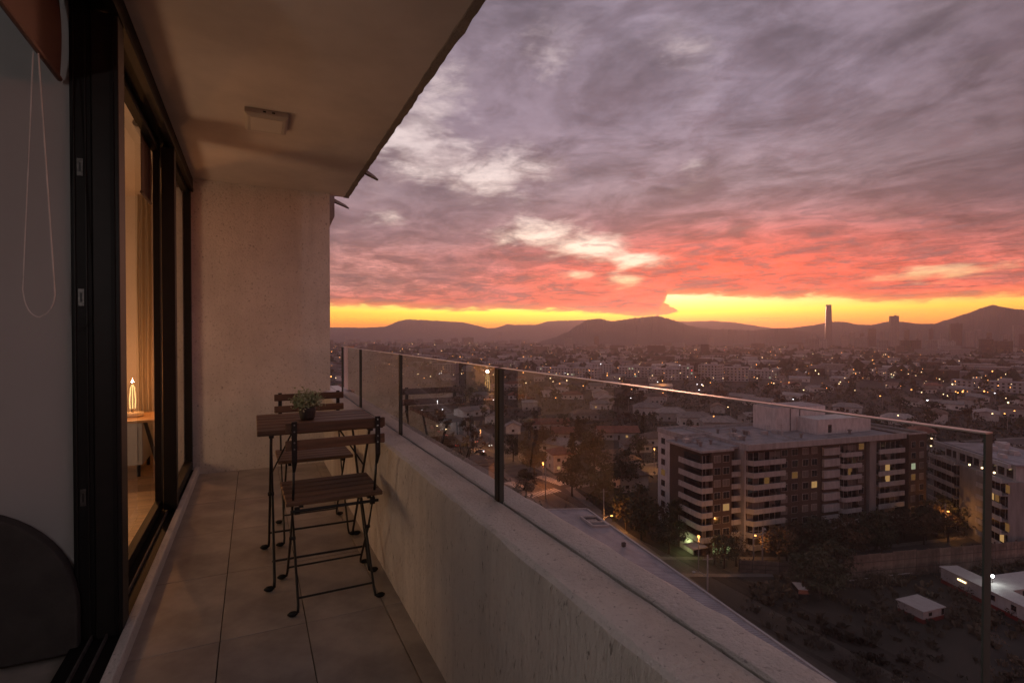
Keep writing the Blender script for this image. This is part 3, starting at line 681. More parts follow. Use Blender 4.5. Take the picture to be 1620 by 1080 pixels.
# ---- ground
mb = MB(); mb.poly([(-2590, -280, GZ), (4690, -280, GZ), (4690, 4690, GZ), (-2590, 4690, GZ)], [(0, 1, 2, 3)])
tag(mb.build('ground', M['gravel_ground']), kind='structure')
def sheet(name, m, pts, z, kind='structure'):
    mb = MB(); mb.poly([(x, y, z) for x, y in pts], [tuple(range(len(pts)))]); return tag(mb.build(name, m), kind=kind)
def strip(name, m, path, w, z, kind='structure'):
    mb = MB(); L, Rr = [], []
    for k, p in enumerate(path):
        a = Vector(path[max(k - 1, 0)]); c = Vector(path[min(k + 1, len(path) - 1)]); d = (c - a).normalized(); nrm = Vector((-d.y, d.x))
        L.append(Vector(p) + nrm * w / 2); Rr.append(Vector(p) - nrm * w / 2)
    n = len(path); mb.poly([(q.x, q.y, z) for q in L] + [(q.x, q.y, z) for q in Rr], [(k, n + k, n + k + 1, k + 1) for k in range(n - 1)])
    return tag(mb.build(name, m), kind=kind)
AV = [(64, 60), (72, 105), (81, 146), (90, 216), (104, 330), (140, 560)]     # avenue running away
CR = [(30, 152), (60, 149), (81, 146), (120, 149), (190, 141), (330, 110)]   # cross street
ST = [(52, 92), (70, 87), (84, 80), (100, 72.5), (140, 64), (200, 52)]         # street in front of the flats
strip('pavement', M['paving'], AV, 17, GZ + .10); strip('pavement', M['paving'], CR, 15, GZ + .096)
strip('road', M['road'], AV, 12, GZ + .112); road2 = strip('road', M['road'], CR, 10.5, GZ + .108)
strip('pavement', M['paving'], ST, 9.5, GZ + .092); strip('road', M['road'], ST, 6.5, GZ + .104)
sm = MB().box(-1.9, 1.9, -.28, .28, 0, .008).mesh('crosswalk_stripe', M['paint'])
rd = bpy.data.objects['road']
for (cx, cy_, ang, nst) in ((77.6, 139.5, R(100), 11), (86.6, 150.5, R(10), 12), (73.8, 150.5, R(10), 8)):
    for k in range(nst):
        off = (k - (nst - 1) / 2) * 1.05
        link('crosswalk_stripe', sm, rd, (cx - math.sin(ang) * off * 1.0, cy_ + math.cos(ang) * off, GZ + .118), ang)
lot = [(66, 62), (84, 77.5), (101.9, 66.5), (175, 46.5), (150, 10), (60, 5), (52, 30)]
sheet('waste_ground', M['lot'], [(70, 20), (74, 66), (89, 73), (101.9, 64), (175, 44.5), (168, 5), (90, -5)], GZ + .05)

# ---- trees
def leafball(mb, c, r, n, size, r_, flat=.8):
    for k in range(n):
        d = Vector((r_.gauss(0, 1), r_.gauss(0, 1), r_.gauss(0, 1))).normalized()
        p = c + Vector((d.x, d.y, d.z * flat)) * (r * r_.random() ** .35)
        a = Vector((r_.gauss(0, 1), r_.gauss(0, 1), r_.gauss(0, .8))).normalized(); e = a.orthogonal().normalized(); e.rotate(Matrix.Rotation(r_.uniform(0, 6.3), 3, a)); g = a.cross(e)
        s_ = size * r_.uniform(.6, 1.3)
        mb.poly([p - e * s_, p + g * s_ * .6, p + e * s_, p - g * s_ * .6], [(0, 1, 2, 3)])
def broad(seed, nclump, nleaf, size, crownm, spread=1.0, sparse=1.0):
    """unit tree about 1 m high: trunk mesh and crown mesh"""
    r_ = random.Random(seed); cr = MB(); tr = MB()
    tr.tube([(0, 0, 0), (.01, 0, .15), (0, .01, .42)], .030, 6, .017)
    for k in range(nclump):
        a = r_.uniform(0, 2 * PI); h = r_.uniform(.30, .93); w = .40 * spread * math.sin(PI * min(1, max(.08, (h - .18) / .82)) ** .8) ** .7
        rr = w * math.sqrt(r_.random()); c = Vector((rr * math.cos(a), rr * math.sin(a), h))
        leafball(cr, c, r_.uniform(.07, .15) * sparse, nleaf, size, r_)
        if k % 3 == 0: tr.tube([(0, 0, .25 + .15 * r_.random()), c * .6 + Vector((0, 0, .1)), c], .011, 4, .003)
    return tr.mesh('trunk', M['bark']), cr.mesh('crown', crownm)
def conifer(seed, n, size):
    r_ = random.Random(seed); cr = MB(); tr = MB(); tr.tube([(0, 0, 0), (0, 0, .95)], .022, 6, .004)
    for k in range(n):
        h = .10 + .88 * (k / n); w = .20 * (1 - h) + .015; a = k * 2.4 + r_.random()
        c = Vector((math.cos(a) * w * .6, math.sin(a) * w * .6, h)); leafball(cr, c, w * .55 + .02, 16, size, r_, .5)
    return tr.mesh('trunk', M['bark']), cr.mesh('crown', M['crown3'])
NEAR = [broad(11, 42, 34, .030, M['crown']), broad(12, 50, 30, .028, M['crown'], .85), broad(13, 38, 36, .032, M['crown2'], 1.1), broad(14, 34, 16, .020, M['crown2'], 1.0, 1.2)]
CON = [conifer(21, 46, .035), conifer(22, 52, .030)]
MID = [broad(31, 20, 14, .055, M['crown']), broad(32, 18, 15, .06, M['crown'], 1.15), broad(33, 22, 12, .05, M['crown2'], 1.2), broad(34, 16, 14, .06, M['crown'], .7)]
def tree(x, y, h, kind, label, group=None, w=1.0, name='tree'):
    o = thing(name, label, 'tree', (x, y, GZ), rnd.uniform(0, 6.28), group)
    o.scale = (h * w, h * w, h)
    link('trunk', kind[0], o); link('crown', kind[1], o); return o
TG = 'dark trees between the houses'
near_trees = [
    (955, 800, 15, 0, 1.15, 'large dark tree standing just behind the corrugated roof skylight'), (905, 785, 14, 1, 1.0, 'dark tree left of the lit orange pole beyond the metal roof'),
    (985, 778, 16, 0, 1.1, 'broad dark tree in front of the small white gabled house'), (940, 752, 17, 1, 1.05, 'tall dark tree between the orange lit house and the flats'),
    (845, 752, 13, 0, 1.0, 'dark street tree left of the crosswalk'), (832, 790, 11, 1, 1.1, 'dark round tree touching the parapet beside the crosswalk'), (895, 815, 6, 3, 1.2, 'bare bushy tree at the street corner below the crosswalk'),
    (1020, 850, 12, 2, 1.1, 'brown leafed tree beside the lit orange pole'), (1052, 852, 10, 3, 1.2, 'thin brown tree beside the white stair tower of the flats'), (990, 838, 9, 2, 1.1, 'autumn tree glowing beside the orange street lamp'),
    (1165, 896, 9.5, 3, 1.15, 'orange lit autumn tree in front of the flats'), (1232, 890, 9, 2, 1.25, 'rusty leafed tree before the recessed brick bays of the flats'), (1130, 893, 7, 3, 1.2, 'small bare tree before the green lit lobby'),
    (1297, 950, 12, 0, 1.0, 'very dark tree on the waste ground near the parked van'), (1322, 930, 11, 1, 1.1, 'dark tree in front of the left end of the hoarding'), (1270, 930, 8, 1, 1.2, 'low dark tree beside the parked van'),
    (1462, 862, 9, 2, 1.2, 'orange lit autumn tree at the right end of the flats'), (1500, 858, 8.5, 3, 1.3, 'brown tree by the orange lamp behind the hoarding'), (1545, 850, 9, 0, 1.2, 'dark tree behind the hoarding below the second block of flats'), (1600, 842, 8, 1, 1.2, 'dark tree at the right edge behind the hoarding'),
    (1395, 878, 7, 1, 1.1, 'low dark tree at the foot of the rounded balconies'), (1350, 882, 7, 2, 1.1, 'brown shrub-like tree below the white panelled bay'), (1075, 862, 13, 1, .9, 'dark narrow tree at the left corner of the flats'),
    (760, 752, 10, 0, 1.0, 'dark tree under the reflected lamp left of the black joint'), (705, 722, 9, 1, 1.1, 'dark tree beside the lit car park'), (740, 690, 11, 0, 1.1, 'dark tree behind the car park'),
    (812, 730, 12, 1, 1.0, 'dark tree right of the black joint above the crosswalk'), (1010, 722, 11, 0, 1.0, 'dark tree right of the arched gable house'), (860, 712, 12, 2, 1.2, 'brown tree beside the orange lit house')]
for u, v, h, k, w, lab in near_trees:
    x, y = gxy(u, v); tree(x, y, h * .82, NEAR[k], lab, 'trees near the flats and the crosswalk', w)
for k, (s_, t_, h, kk) in enumerate(((-5, 4, 8, 0), (1, -6, 7, 1), (16, -7, 6.5, 1), (20, -5, 7.5, 2), (24, -6.5, 8.5, 0), (28, -5, 7, 1), (31, -8, 8, 2), (35, -6, 7.5, 0), (39, -8.5, 9, 1), (43, -6, 7, 0), (47, -7.5, 8, 2), (51, -6, 7.5, 0), (55, -8, 8, 1), (60, -7, 7.5, 2), (66, -5, 9, 0), (70, -9, 8, 1), (-7, 12, 10, 1), (-4, 20, 11, 0))):
    tree(85 + s_ * .99 + t_ * .136, 84.5 - s_ * .136 + t_ * .99, h, NEAR[kk], ('dark tree', 'dark full tree', 'brown leafed tree')[kk] + ' at the foot of the flats, ' + ('left of the corner balconies', 'below the corner balconies', 'below the wide balcony stack', 'below the wide balcony stack, second', 'left end of the brick bay', 'middle of the brick bay', 'right end of the brick bay', 'below the white panelled bay', 'left end of the rounded balconies', 'right end of the rounded balconies', 'below the grey wall', 'left end of the right balcony stack', 'right end of the right balcony stack', 'below the right brick tower', 'right of the brick tower', 'farthest right by the hoarding', 'left of the stair tower', 'behind the stair tower')[k], 'trees near the flats and the crosswalk', 1.2)
for (u, v, h, lab) in ((905, 745, 13.5, 'tall dark conifer behind the orange lit house'), (915, 700, 12, 'dark conifer beside the long red roofed house'), (1018, 690, 11, 'dark conifer left of the grey terraced roofs')):
    x, y = gxy(u, v); tree(x, y, h, CON[0], lab, w=1.25, name='conifer_tree')

# ---- houses
def house_meshes(w, d, h, rh, hip, roofm):
    wl = MB(); wl.box(-w / 2, w / 2, -d / 2, d / 2, 0, h)
    if not hip: wl.poly([(-w / 2, -d / 2, h), (-w / 2, d / 2, h), (-w / 2, 0, h + rh - .15), (w / 2, -d / 2, h), (w / 2, d / 2, h), (w / 2, 0, h + rh - .15)], [(0, 1, 2), (3, 5, 4)])
    ov = .55; zl = h - .18
    ro = MB(); i_ = d * .45 if hip else 0
    a = [(-w / 2 - ov, -d / 2 - ov, zl), (w / 2 + ov, -d / 2 - ov, zl), (w / 2 + ov, d / 2 + ov, zl), (-w / 2 - ov, d / 2 + ov, zl), (-w / 2 - ov + i_, 0, h + rh), (w / 2 + ov - i_, 0, h + rh)]
    t_ = [(x, y, z + .16) for x, y, z in a]
    ro.poly(a + t_, [(0, 4, 5, 1), (2, 5, 4, 3), (6, 7, 11, 10), (8, 9, 10, 11), (0, 1, 7, 6), (2, 3, 9, 8)] + ([(0, 3, 4), (1, 5, 2), (6, 10, 9), (7, 8, 11), (1, 2, 8, 7), (3, 0, 6, 9)] if hip else [(1, 5, 11, 7), (5, 2, 8, 11), (3, 4, 10, 9), (4, 0, 6, 10)]))
    return wl.mesh('wall', M['housewall']), ro.mesh('roof', roofm)
WINF = MB().box(-.65, .65, -.04, .0, 0, 1.25).mesh('window', M['frame']); WINP = MB().box(-.56, .56, -.07, -.041, .09, 1.16).mesh('pane', M['pane']); WINL = MB().box(-.56, .56, -.07, -.041, .09, 1.16).mesh('pane', M['litpane'])
DOOR = MB().box(-.5, .5, -.06, .0, 0, 2.1).mesh('door', M['brick']); CHIM = MB().box(-.35, .35, -.35, .35, 0, 1.3).mesh('chimney', M['render2'])
HM = {}
def house(x, y, w, d, h, rh, hip, rm, rz, label, group=None, lit=.12, floors=1):
    k = (w, d, h, rh, hip, rm)
    if k not in HM: HM[k] = house_meshes(w, d, h, rh, hip, M[rm])
    o = thing('house', label, 'house', (x, y, GZ), rz, group)
    link('wall', HM[k][0], o); r0 = link('roof', HM[k][1], o); link('chimney', CHIM, r0, (w * .22, d * .12, h + rh * .55))
    for f in range(floors):
        nw = max(2, int(w / 3.4))
        for i in range(nw):
            xx = -w / 2 + w * (i + .5) / nw
            if f == 0 and i == nw // 2: link('door', DOOR, o, (xx, -d / 2, 0)); continue
            wn = link('window', WINF, o, (xx, -d / 2, .95 + 2.7 * f)); link('pane', WINL if rnd.random() < lit else WINP, wn)
        for s_ in (-1, 1):
            wn = link('window', WINF, o, (s_ * w / 2, 0, .95 + 2.7 * f), s_ * PI / 2); link('pane', WINP, wn)
    return o
man = [(976, 693, 18, 8, 3.4, 2.2, 0, 'redroof', -.42, 1, 'long white house with dark red roof left of the flats roof'), (869, 678, 19, 8, 3.2, 2.0, 0, 'redroof', -.35, 1, 'long red roofed house seen through the glass right of the black joint'),
       (893, 694, 11, 8, 3.2, 2.2, 0, 'redroof', -.5, 1, 'small red roofed house below the long red roofed one'), (972, 738, 15, 11, 3.6, 2.6, 1, 'brownroof', -.3, 1, 'brown hip roofed house with pale front among dark trees'),
       (886, 742, 7.5, 8, 6.2, 1.6, 1, 'redroof', -.2, 2, 'two storey house lit orange by the street'), (995, 772, 9, 8, 5.0, 1.8, 1, 'brownroof', -.25, 1, 'white house with low brown roof close to the flats'),
       (1026, 655, 17, 10, 4.6, 2.4, 1, 'greyroof', -.55, 1, 'grey roofed terrace house farthest left in its row'), (1062, 664, 16, 10, 4.6, 2.4, 1, 'greyroof', -.55, 1, 'grey roofed terrace house second in its row'), (1100, 672, 17, 10, 4.6, 2.4, 1, 'greyroof', -.55, 1, 'grey roofed terrace house just above the flats roof'), (1138, 680, 17, 10, 4.6, 2.4, 1, 'greyroof', -.55, 1, 'grey roofed terrace house partly behind the flats roof edge'),
       (812, 684, 7.5, 7, 3.6, 1.8, 0, 'greyroof', 1.1, 1, 'white gabled house right beside the black glass joint'), (838, 648, 9, 9, 5.2, 1.0, 1, 'greyroof', -.4, 1, 'square grey roofed house behind the long red roof'), (782, 668, 9, 8, 3.4, 1.8, 0, 'greyroof', .9, 1, 'small grey house under the lamp reflection'),
       (1040, 702, 12, 9, 3.4, 2, 1, 'brownroof', -.3, 1, 'brown roofed house tucked behind the left end of the flats'), (1005, 712, 11, 9, 3.2, 2, 1, 'brownroof', -.4, 1, 'low brown roofed house above the pale fronted one'), (1192, 668, 13, 9, 3.6, 2, 0, 'greyroof', -.2, 1, 'pale roofed house peeking over the roof left of the penthouse'),
       (925, 662, 14, 9, 3.2, 2, 1, 'brownroof', -.4, 1, 'brown roofed house behind the conifers'), (950, 646, 12, 9, 3.4, 2, 1, 'greyroof', -.4, 1, 'grey house below the red glass edge'), (905, 630, 15, 9, 3.4, 2, 1, 'redroof', -.4, 1, 'red roofed house just under the glass edge')]
for u, v, w, d, h, rh, hip, rm, rz, fl_, lab in man:
    x, y = gxy(u, v); house(x, y, w, d, h, rh, hip, rm, rz, lab, floors=fl_)

# ---- keep-out test for scattering
def blocked(x, y, pad=0):
    for path, w in ((AV, 10), (CR, 9), (ST, 7)):
        for (ax, ay), (bx, by) in zip(path, path[1:]):
            t = max(0, min(1, ((x - ax) * (bx - ax) + (y - ay) * (by - ay)) / ((bx - ax) ** 2 + (by - ay) ** 2)))
            if math.hypot(x - ax - t * (bx - ax), y - ay - t * (by - ay)) < w + pad: return True
    s_, t_ = (x - 85) * .99 - (y - 84.5) * .136, (x - 85) * .136 + (y - 84.5) * .99
    if -6 < s_ < 70 and -9 < t_ < 30: return True
    if y < 85 + .12 * (x - 85) or math.hypot(x, y) < 120: return True
    if x > 130 and y < 95: return True
    return False
occ = [(gp(m_[0], m_[1]).x, gp(m_[0], m_[1]).y, 11) for m_ in man]
def free(x, y, r):
    if blocked(x, y, r * .6): return False
    for a, c, q in occ:
        if (x - a) ** 2 + (y - c) ** 2 < (r + q) ** 2: return False
    return True
def sample(D0, D1, u0=525, u1=1680, pw=1.0):
    D = D0 * (D1 / D0) ** (rnd.random() ** pw); d = ray(rnd.uniform(u0, u1), 540); h = math.hypot(d.x, d.y); return d.x / h * D, d.y / h * D

# white mid-rise blocks seen over the glass edge: body, floors of windows, balconies
def grid_windows(mb, w, d, fl_, fh, z0, cols, side, y, depth=.05, ww=1.3, wh=1.35):
    for f in range(fl_):
        for c in range(cols):
            x = -w / 2 + w * (c + .5) / cols; z = z0 + f * fh + .85
            mb.cur = 1 if rnd.random() > .10 else 2
            if side == 0: mb.box(x - ww / 2, x + ww / 2, y - depth, y + .01, z, z + wh)
            else: mb.box(y - depth, y + depth, x - ww / 2, x + ww / 2, z, z + wh)
def block(x, y, w, d, fl_, rz, label, wallm='render', group=None, fh=2.75, balc=True, name='apartment_block', cat='building', litm='litdim', ww=1.5):
    o = thing(name, label, cat, (x, y, GZ), rz, group); h = fl_ * fh
    MB().box(-w / 2, w / 2, -d / 2, d / 2, 0, h).build('wall', M[wallm], o)
    mb = MB(); grid_windows(mb, w, d, fl_, fh, 0, max(2, int(w / 3.3)), 0, -d / 2, ww=ww); grid_windows(mb, d, w, fl_, fh, 0, max(2, int(d / 3.6)), 1, -w / 2, ww=ww); grid_windows(mb, d, w, fl_, fh, 0, max(2, int(d / 3.6)), 1, w / 2, ww=ww)
    tag(mb.build('window', [M['pane'], M['pane'], M[litm]], o), kind='stuff')
    r0 = MB(); r0.box(-w / 2 - .25, w / 2 + .25, -d / 2 - .25, d / 2 + .25, h, h + .5); r0 = r0.build('roof', M['roofgrey'], o)
    MB().box(w * .05, w * .25, -d * .2, d * .25, h + .5, h + 3).build('plant_room', M[wallm], r0)
    if balc:
        for f in range(1, fl_): MB().box(-w * .48, -w * .12, -d / 2 - 1.3, -d / 2 - .06, f * fh - .2, f * fh + .85).build('balcony', M[wallm], o)
    occ.append((x, y, max(w, d) * .62)); return o
mids = [(880, 597, 42, 14, 4), (925, 598, 34, 14, 4), (948, 590, 30, 14, 4), (1000, 596, 30, 15, 4), (1030, 597, 18, 14, 4), (1052, 600, 26, 14, 4), (1085, 600, 15, 13, 5), (1125, 603, 20, 15, 6), (1160, 602, 28, 15, 5), (1205, 598, 26, 14, 3),
        (1338, 600, 24, 13, 3), (1370, 600, 34, 13, 3), (1398, 597, 26, 13, 3), (1535, 617, 24, 12, 3), (1575, 619, 40, 12, 3), (1480, 592, 40, 16, 2), (985, 578, 46, 18, 4), (1065, 577, 40, 18, 4), (910, 575, 40, 16, 5), (1290, 586, 30, 14, 3), (845, 580, 36, 15, 4), (800, 585, 30, 14, 4), (705, 590, 30, 14, 4), (640, 596, 28, 13, 3), (1605, 590, 36, 14, 4), (1240, 577, 34, 15, 4)]
BL = ['pale flats farthest left in the row just above the glass edge', 'second pale flats in the row just above the glass edge', 'pale flats partly behind the second block of the row', 'pale flats in the row, under the left shoulder of the wooded hill', 'narrow pale flats in the row, under the middle of the wooded hill', 'pale flats in the row, under the summit of the wooded hill', 'narrow five floor flats right of the wooded hill summit', 'six floor pale flats tallest in the row', 'pale flats with lit windows right of the tallest of the row', 'low three floor flats at the right end of the row',
      'pale flats with dark windows below the skyscraper', 'longest pale flats below the skyscraper', 'pale flats at the right end of the group below the skyscraper', 'small pale building left of the long one near the right edge', 'long three floor white building near the right edge', 'long low two floor hall under the pointed mountain', 'pale flats behind the row under the wooded hill', 'pale flats behind the tallest block of the row', 'five floor flats behind the left end of the row', 'low flats below and left of the grey tower pair',
      'pale flats over the glass just right of the thick black joint', 'pale flats over the top of the thick black joint', 'pale flats above the glass between the two black joints', 'small pale flats close to the end wall above the glass', 'pale flats cut by the right edge', 'pale flats left of the grey tower pair']
for k, (u, v, w, d, f) in enumerate(mids):
    x, y = gxy(u, v); block(x, y, w, d, f, -math.atan2(x, y) + rnd.uniform(-.5, .3), BL[k], group='pale blocks of flats in the middle distance', litm='litpale' if k % 3 == 0 else 'litdim')
# towers far off
tw = [(1272, 1294, 536, 559, 'render2', 'broad grey tower block left part of the pair under the tall skyscraper'), (1296, 1309, 537, 559, 'render', 'pale end tower beside the broad grey block'), (1373, 1385, 520, 552, 'brick', 'slim dark tower left of the flat topped high-rise'),
      (1407, 1421, 500, 545, 'render2', 'flat topped grey high-rise standing against the ridge'), (1502, 1521, 512, 540, 'brick', 'dark square tower under the pointed mountain'), (1500, 1511, 540, 560, 'render', 'pale narrow block with red roof lights'),
      (1353, 1371, 534, 556, 'render2', 'grey office block left of the slim dark tower'), (1388, 1404, 538, 560, 'render2', 'pale striped block below the flat topped high-rise'), (1424, 1440, 538, 562, 'brick', 'brown block right of the flat topped high-rise'), (1442, 1456, 538, 563, 'brick', 'darker brown block beside the brown one'),
      (1465, 1482, 538, 560, 'render2', 'grey block with balconies left of the red lights'), (1484, 1498, 538, 558, 'render', 'pale block touching the red lights'), (1549, 1570, 536, 566, 'brick', 'brown tower pair left half near the right edge'), (1572, 1600, 539, 566, 'brick', 'brown tower pair right half near the right edge'),
      (1602, 1618, 515, 540, 'render2', 'hazy tower at the far right edge'), (787, 793, 524, 538, 'render2', 'lone hazy tower below the left ridge'), (732, 748, 534, 546, 'brick', 'dark slab block below the left ridge'), (688, 700, 537, 548, 'brick', 'hazy block left of the dark slab'), (546, 549, 530, 541, 'render2', 'hazy chimney like tower near the end wall'),
      (714, 724, 535, 545, 'brick', 'hazy low tower between the two dark slabs'), (825, 836, 537, 545, 'render2', 'hazy twin blocks under the wooded hill'), (563, 570, 535, 543, 'render2', 'hazy block close to the end wall'), (1330, 1342, 530, 548, 'render2', 'hazy block right of the skyscraper'), (1528, 1540, 525, 545, 'render2', 'hazy block right of the dark square tower'),
      (1585, 1597, 530, 541, 'render2', 'hazy pale tower near the right edge'), (1215, 1222, 533, 545, 'render2', 'hazy tower left of the grey pair'), (1344, 1352, 526, 540, 'render2', 'slim hazy tower on the ridge foot'), (790, 812, 548, 560, 'render2', 'pale offices behind the black joint top'), (1160, 1175, 544, 553, 'render2', 'hazy low slab below the wooded hill')]
tw += [(1361, 1367, 527, 545, 'brick', 'slim hazy tower just left of the slim dark tower'), (1392, 1399, 524, 548, 'render2', 'slim pale tower left of the flat topped high-rise'), (1430, 1438, 522, 546, 'brick', 'slim dark tower right of the flat topped high-rise'), (1449, 1458, 526, 548, 'render2', 'grey tower above the brown blocks'), (1469, 1476, 520, 547, 'brick', 'slim dark tower left of the dark square tower'), (1487, 1495, 528, 548, 'render2', 'grey tower touching the dark square tower'), (1544, 1552, 522, 548, 'render2', 'grey tower above the brown tower pair'), (1560, 1569, 526, 550, 'brick', 'dark tower above the brown tower pair'), (1284, 1291, 528, 546, 'render2', 'hazy tower rising behind the grey pair'), (1610, 1622, 528, 552, 'brick', 'dark tower cut by the right edge'), (940, 947, 532, 545, 'brick', 'hazy slab under the wooded hill'), (1120, 1128, 534, 546, 'render2', 'hazy tower right of the wooded hill summit'), (660, 668, 536, 546, 'render2', 'hazy tower under the left ridge')]
for u0, u1, v0, v1, wm, lab in tw:
    q = gp((u0 + u1) / 2, v1); D = min(math.hypot(q.x, q.y), 2050 if u0 > 1240 else 1820 if u0 > 860 else 3400); q = far((u0 + u1) / 2, v1, D); top = far((u0 + u1) / 2, v0, D).z; a_, c_ = far(u0, v1, D), far(u1, v1, D)
    w = (a_ - c_).length; fl_ = max(2, round((top - GZ) / 3.0))
    block(q.x, q.y, w, w * .7, fl_, -math.atan2(q.x, q.y) + .25, lab, wm, fh=(top - GZ) / fl_, balc=False, name='tower_block', cat='tower', ww=1.9)
# tall skyscraper
D = 2050; q0 = far(1310.5, 530, D); h = far(1310, 482, D).z - GZ; w = (far(1305.2, 530, D) - far(1316.2, 530, D)).length
sk = thing('skyscraper', 'tallest slender tapering skyscraper against the orange horizon', 'skyscraper', (q0.x, q0.y, GZ), -math.atan2(q0.x, q0.y) + .12)
mb = MB(); rows = []
for k in range(13):
    t = k / 12; ww = w / 2 * (1.0 - .26 * t ** 2.2); rows.append([(-ww, -ww), (-ww * .4, -ww * 1.06), (ww * .4, -ww * 1.06), (ww, -ww), (ww, ww), (-ww, ww)])
pts = [(x, y, h * .97 * k / 12) for k, rw in enumerate(rows) for x, y in rw]
mb.poly(pts, [(k * 6 + i, k * 6 + (i + 1) % 6, k * 6 + 6 + (i + 1) % 6, k * 6 + 6 + i) for k in range(12) for i in range(6)] + [tuple(range(72, 78))])
mb.build('shaft', mat('curtain_wall_glass', (.06, .055, .06), .34, .2, .02, spec=1.0), sk)
for i in range(4):
    x = (-.5 + i / 3) * w * .62; MB().box(x - w * .07, x + w * .07, -w * .36, w * .30, h * .968, h).build('crown_fin', M['render2'], sk)

def uv(x, y, z=GZ):
    d = Vector((x, y, z)) - EYE; q = d.dot(FW); return 810 + FPX * d.dot(RT) / q, 540 - FPX * d.dot(UP) / q
def zone(x, y, z=GZ + 4):
    u, v = uv(x, y, z); rail = 548 + .131 * (u - 540)
    if u < 633: return 'seen through the far glass panels next to the end wall'
    if v > rail:
        if u < 790: return 'seen through the glass panel left of the thick black joint'
        if u < 900: return 'seen through the glass just right of the thick black joint'
        if u < 1040: return 'seen through the glass left of the brick flats'
        if u < 1250: return 'seen through the glass above the left half of the flats roof'
        return 'seen through the glass above the right half of the flats roof'
    if u < 900: return 'above the glass edge under the left hills'
    if u < 1080: return 'above the glass edge under the wooded hill'
    if u < 1240: return 'above the glass edge right of the wooded hill'
    if u < 1340: return 'above the glass edge under the tall skyscraper'
    if u < 1480: return 'above the glass edge under the flat topped high-rise'
    return 'above the glass edge under the pointed mountain'
# ---- scattered houses, trees and lights of the middle distance
HG = 'low houses scattered among trees in the middle distance'
protos = [(13, 9, 3.2, 2.0, 1, 'redroof'), (11, 8, 3.2, 2.0, 0, 'brownroof'), (15, 9, 3.4, 2.1, 1, 'greyroof'), (10, 9, 5.6, 1.8, 1, 'brownroof'), (18, 11, 3.6, 1.6, 0, 'greyroof')]
simple = {}
def simple_house(k):
    w, d, h, rh, hip, rm = protos[k]; a, r0 = house_meshes(*protos[k][:5], M[rm])
    wm = MB()
    for i in range(3): x = -w / 2 + w * (i + .5) / 3; wm.cur = 0; wm.box(x - .7, x + .7, -d / 2 - .06, -d / 2 + .01, .9, 2.2)
    return a, r0, wm.mesh('window', M['pane'])
n_h = 0; tries = 0
while n_h < 120 and tries < 4000:
    tries += 1; x, y = sample(160, 900, pw=.85)
    if not free(x, y, 9): continue
    k = rnd.randrange(5)
    if k not in simple: simple[k] = simple_house(k)
    o = thing('small_house', ('red hipped house ', 'brown gabled house ', 'grey hipped house ', 'two storey brown house ', 'long grey gabled house ')[k] + zone(x, y), 'house', (x, y, GZ), -math.atan2(x, y) + rnd.choice((0, 0, .6, -.5, 1.57)) + rnd.uniform(-.15, .15), HG)
    link('wall', simple[k][0], o); link('roof', simple[k][1], o); tag(link('window', simple[k][2], o), kind='stuff'); occ.append((x, y, 8)); n_h += 1
n_t = 0; tries = 0
while n_t < 262 and tries < 6000:
    tries += 1; x, y = sample(150, 850, pw=.8)
    if not free(x, y, 1.5): continue
    km = rnd.randrange(4); tree(x, y, rnd.uniform(5.5, 11.5), MID[km], ('dark oval tree ', 'dark spreading tree ', 'brown spreading tree ', 'dark narrow tree ')[km] + zone(x, y), 'dark trees among the suburban roofs', rnd.uniform(.85, 1.3)); n_t += 1; occ.append((x, y, 2.2))
# street lamps: pole, arm and glowing head
def lamp_mesh(g, big=1.0):
    p = MB().tube([(0, 0, 0), (0, 0, 7.4)], .10, 5, .07).tube([(0, 0, 7.3), (.7, 0, 7.7), (1.5, 0, 7.75)], .05, 4).mesh('pole', M['pole'])
    hd = MB().ball((1.5, 0, 7.6), .33 * big, 7, 4, (1.2, .9, .6)).mesh('lamp_head', M[g]); return p, hd
LM = {g: lamp_mesh(g) for g in ('g_orange', 'g_warm', 'g_cool')}; LMF = {g: lamp_mesh(g, 1.25) for g in ('g_orange', 'g_warm', 'g_cool')}
n_l = 0; tries = 0
while n_l < 150 and tries < 4000:
    tries += 1; x, y = sample(190, 1100, pw=.75)
    if not free(x, y, .6): continue
    D = math.hypot(x, y); g = rnd.choice(('g_orange', 'g_orange', 'g_orange', 'g_warm', 'g_warm', 'g_warm', 'g_cool'))
    o = thing('street_lamp', {'g_orange': 'orange', 'g_warm': 'pale yellow', 'g_cool': 'white'}[g] + ' street lamp ' + zone(x, y, GZ + 7), 'street lamp', (x, y, GZ + rnd.uniform(0, 2)), rnd.uniform(0, 6.28), 'street lamps lit across the suburb')
    a, c = (LM if D < 380 else LMF)[g]; link('pole', a, o); link('lamp_head', c, o); n_l += 1
def hidden(x, y):      # inside or behind the near hills
    D = math.hypot(x, y); u = uv(x, y)[0]
    return (870 < u < 1250 and D > 1900) or (u >= 1250 and D > 2150)
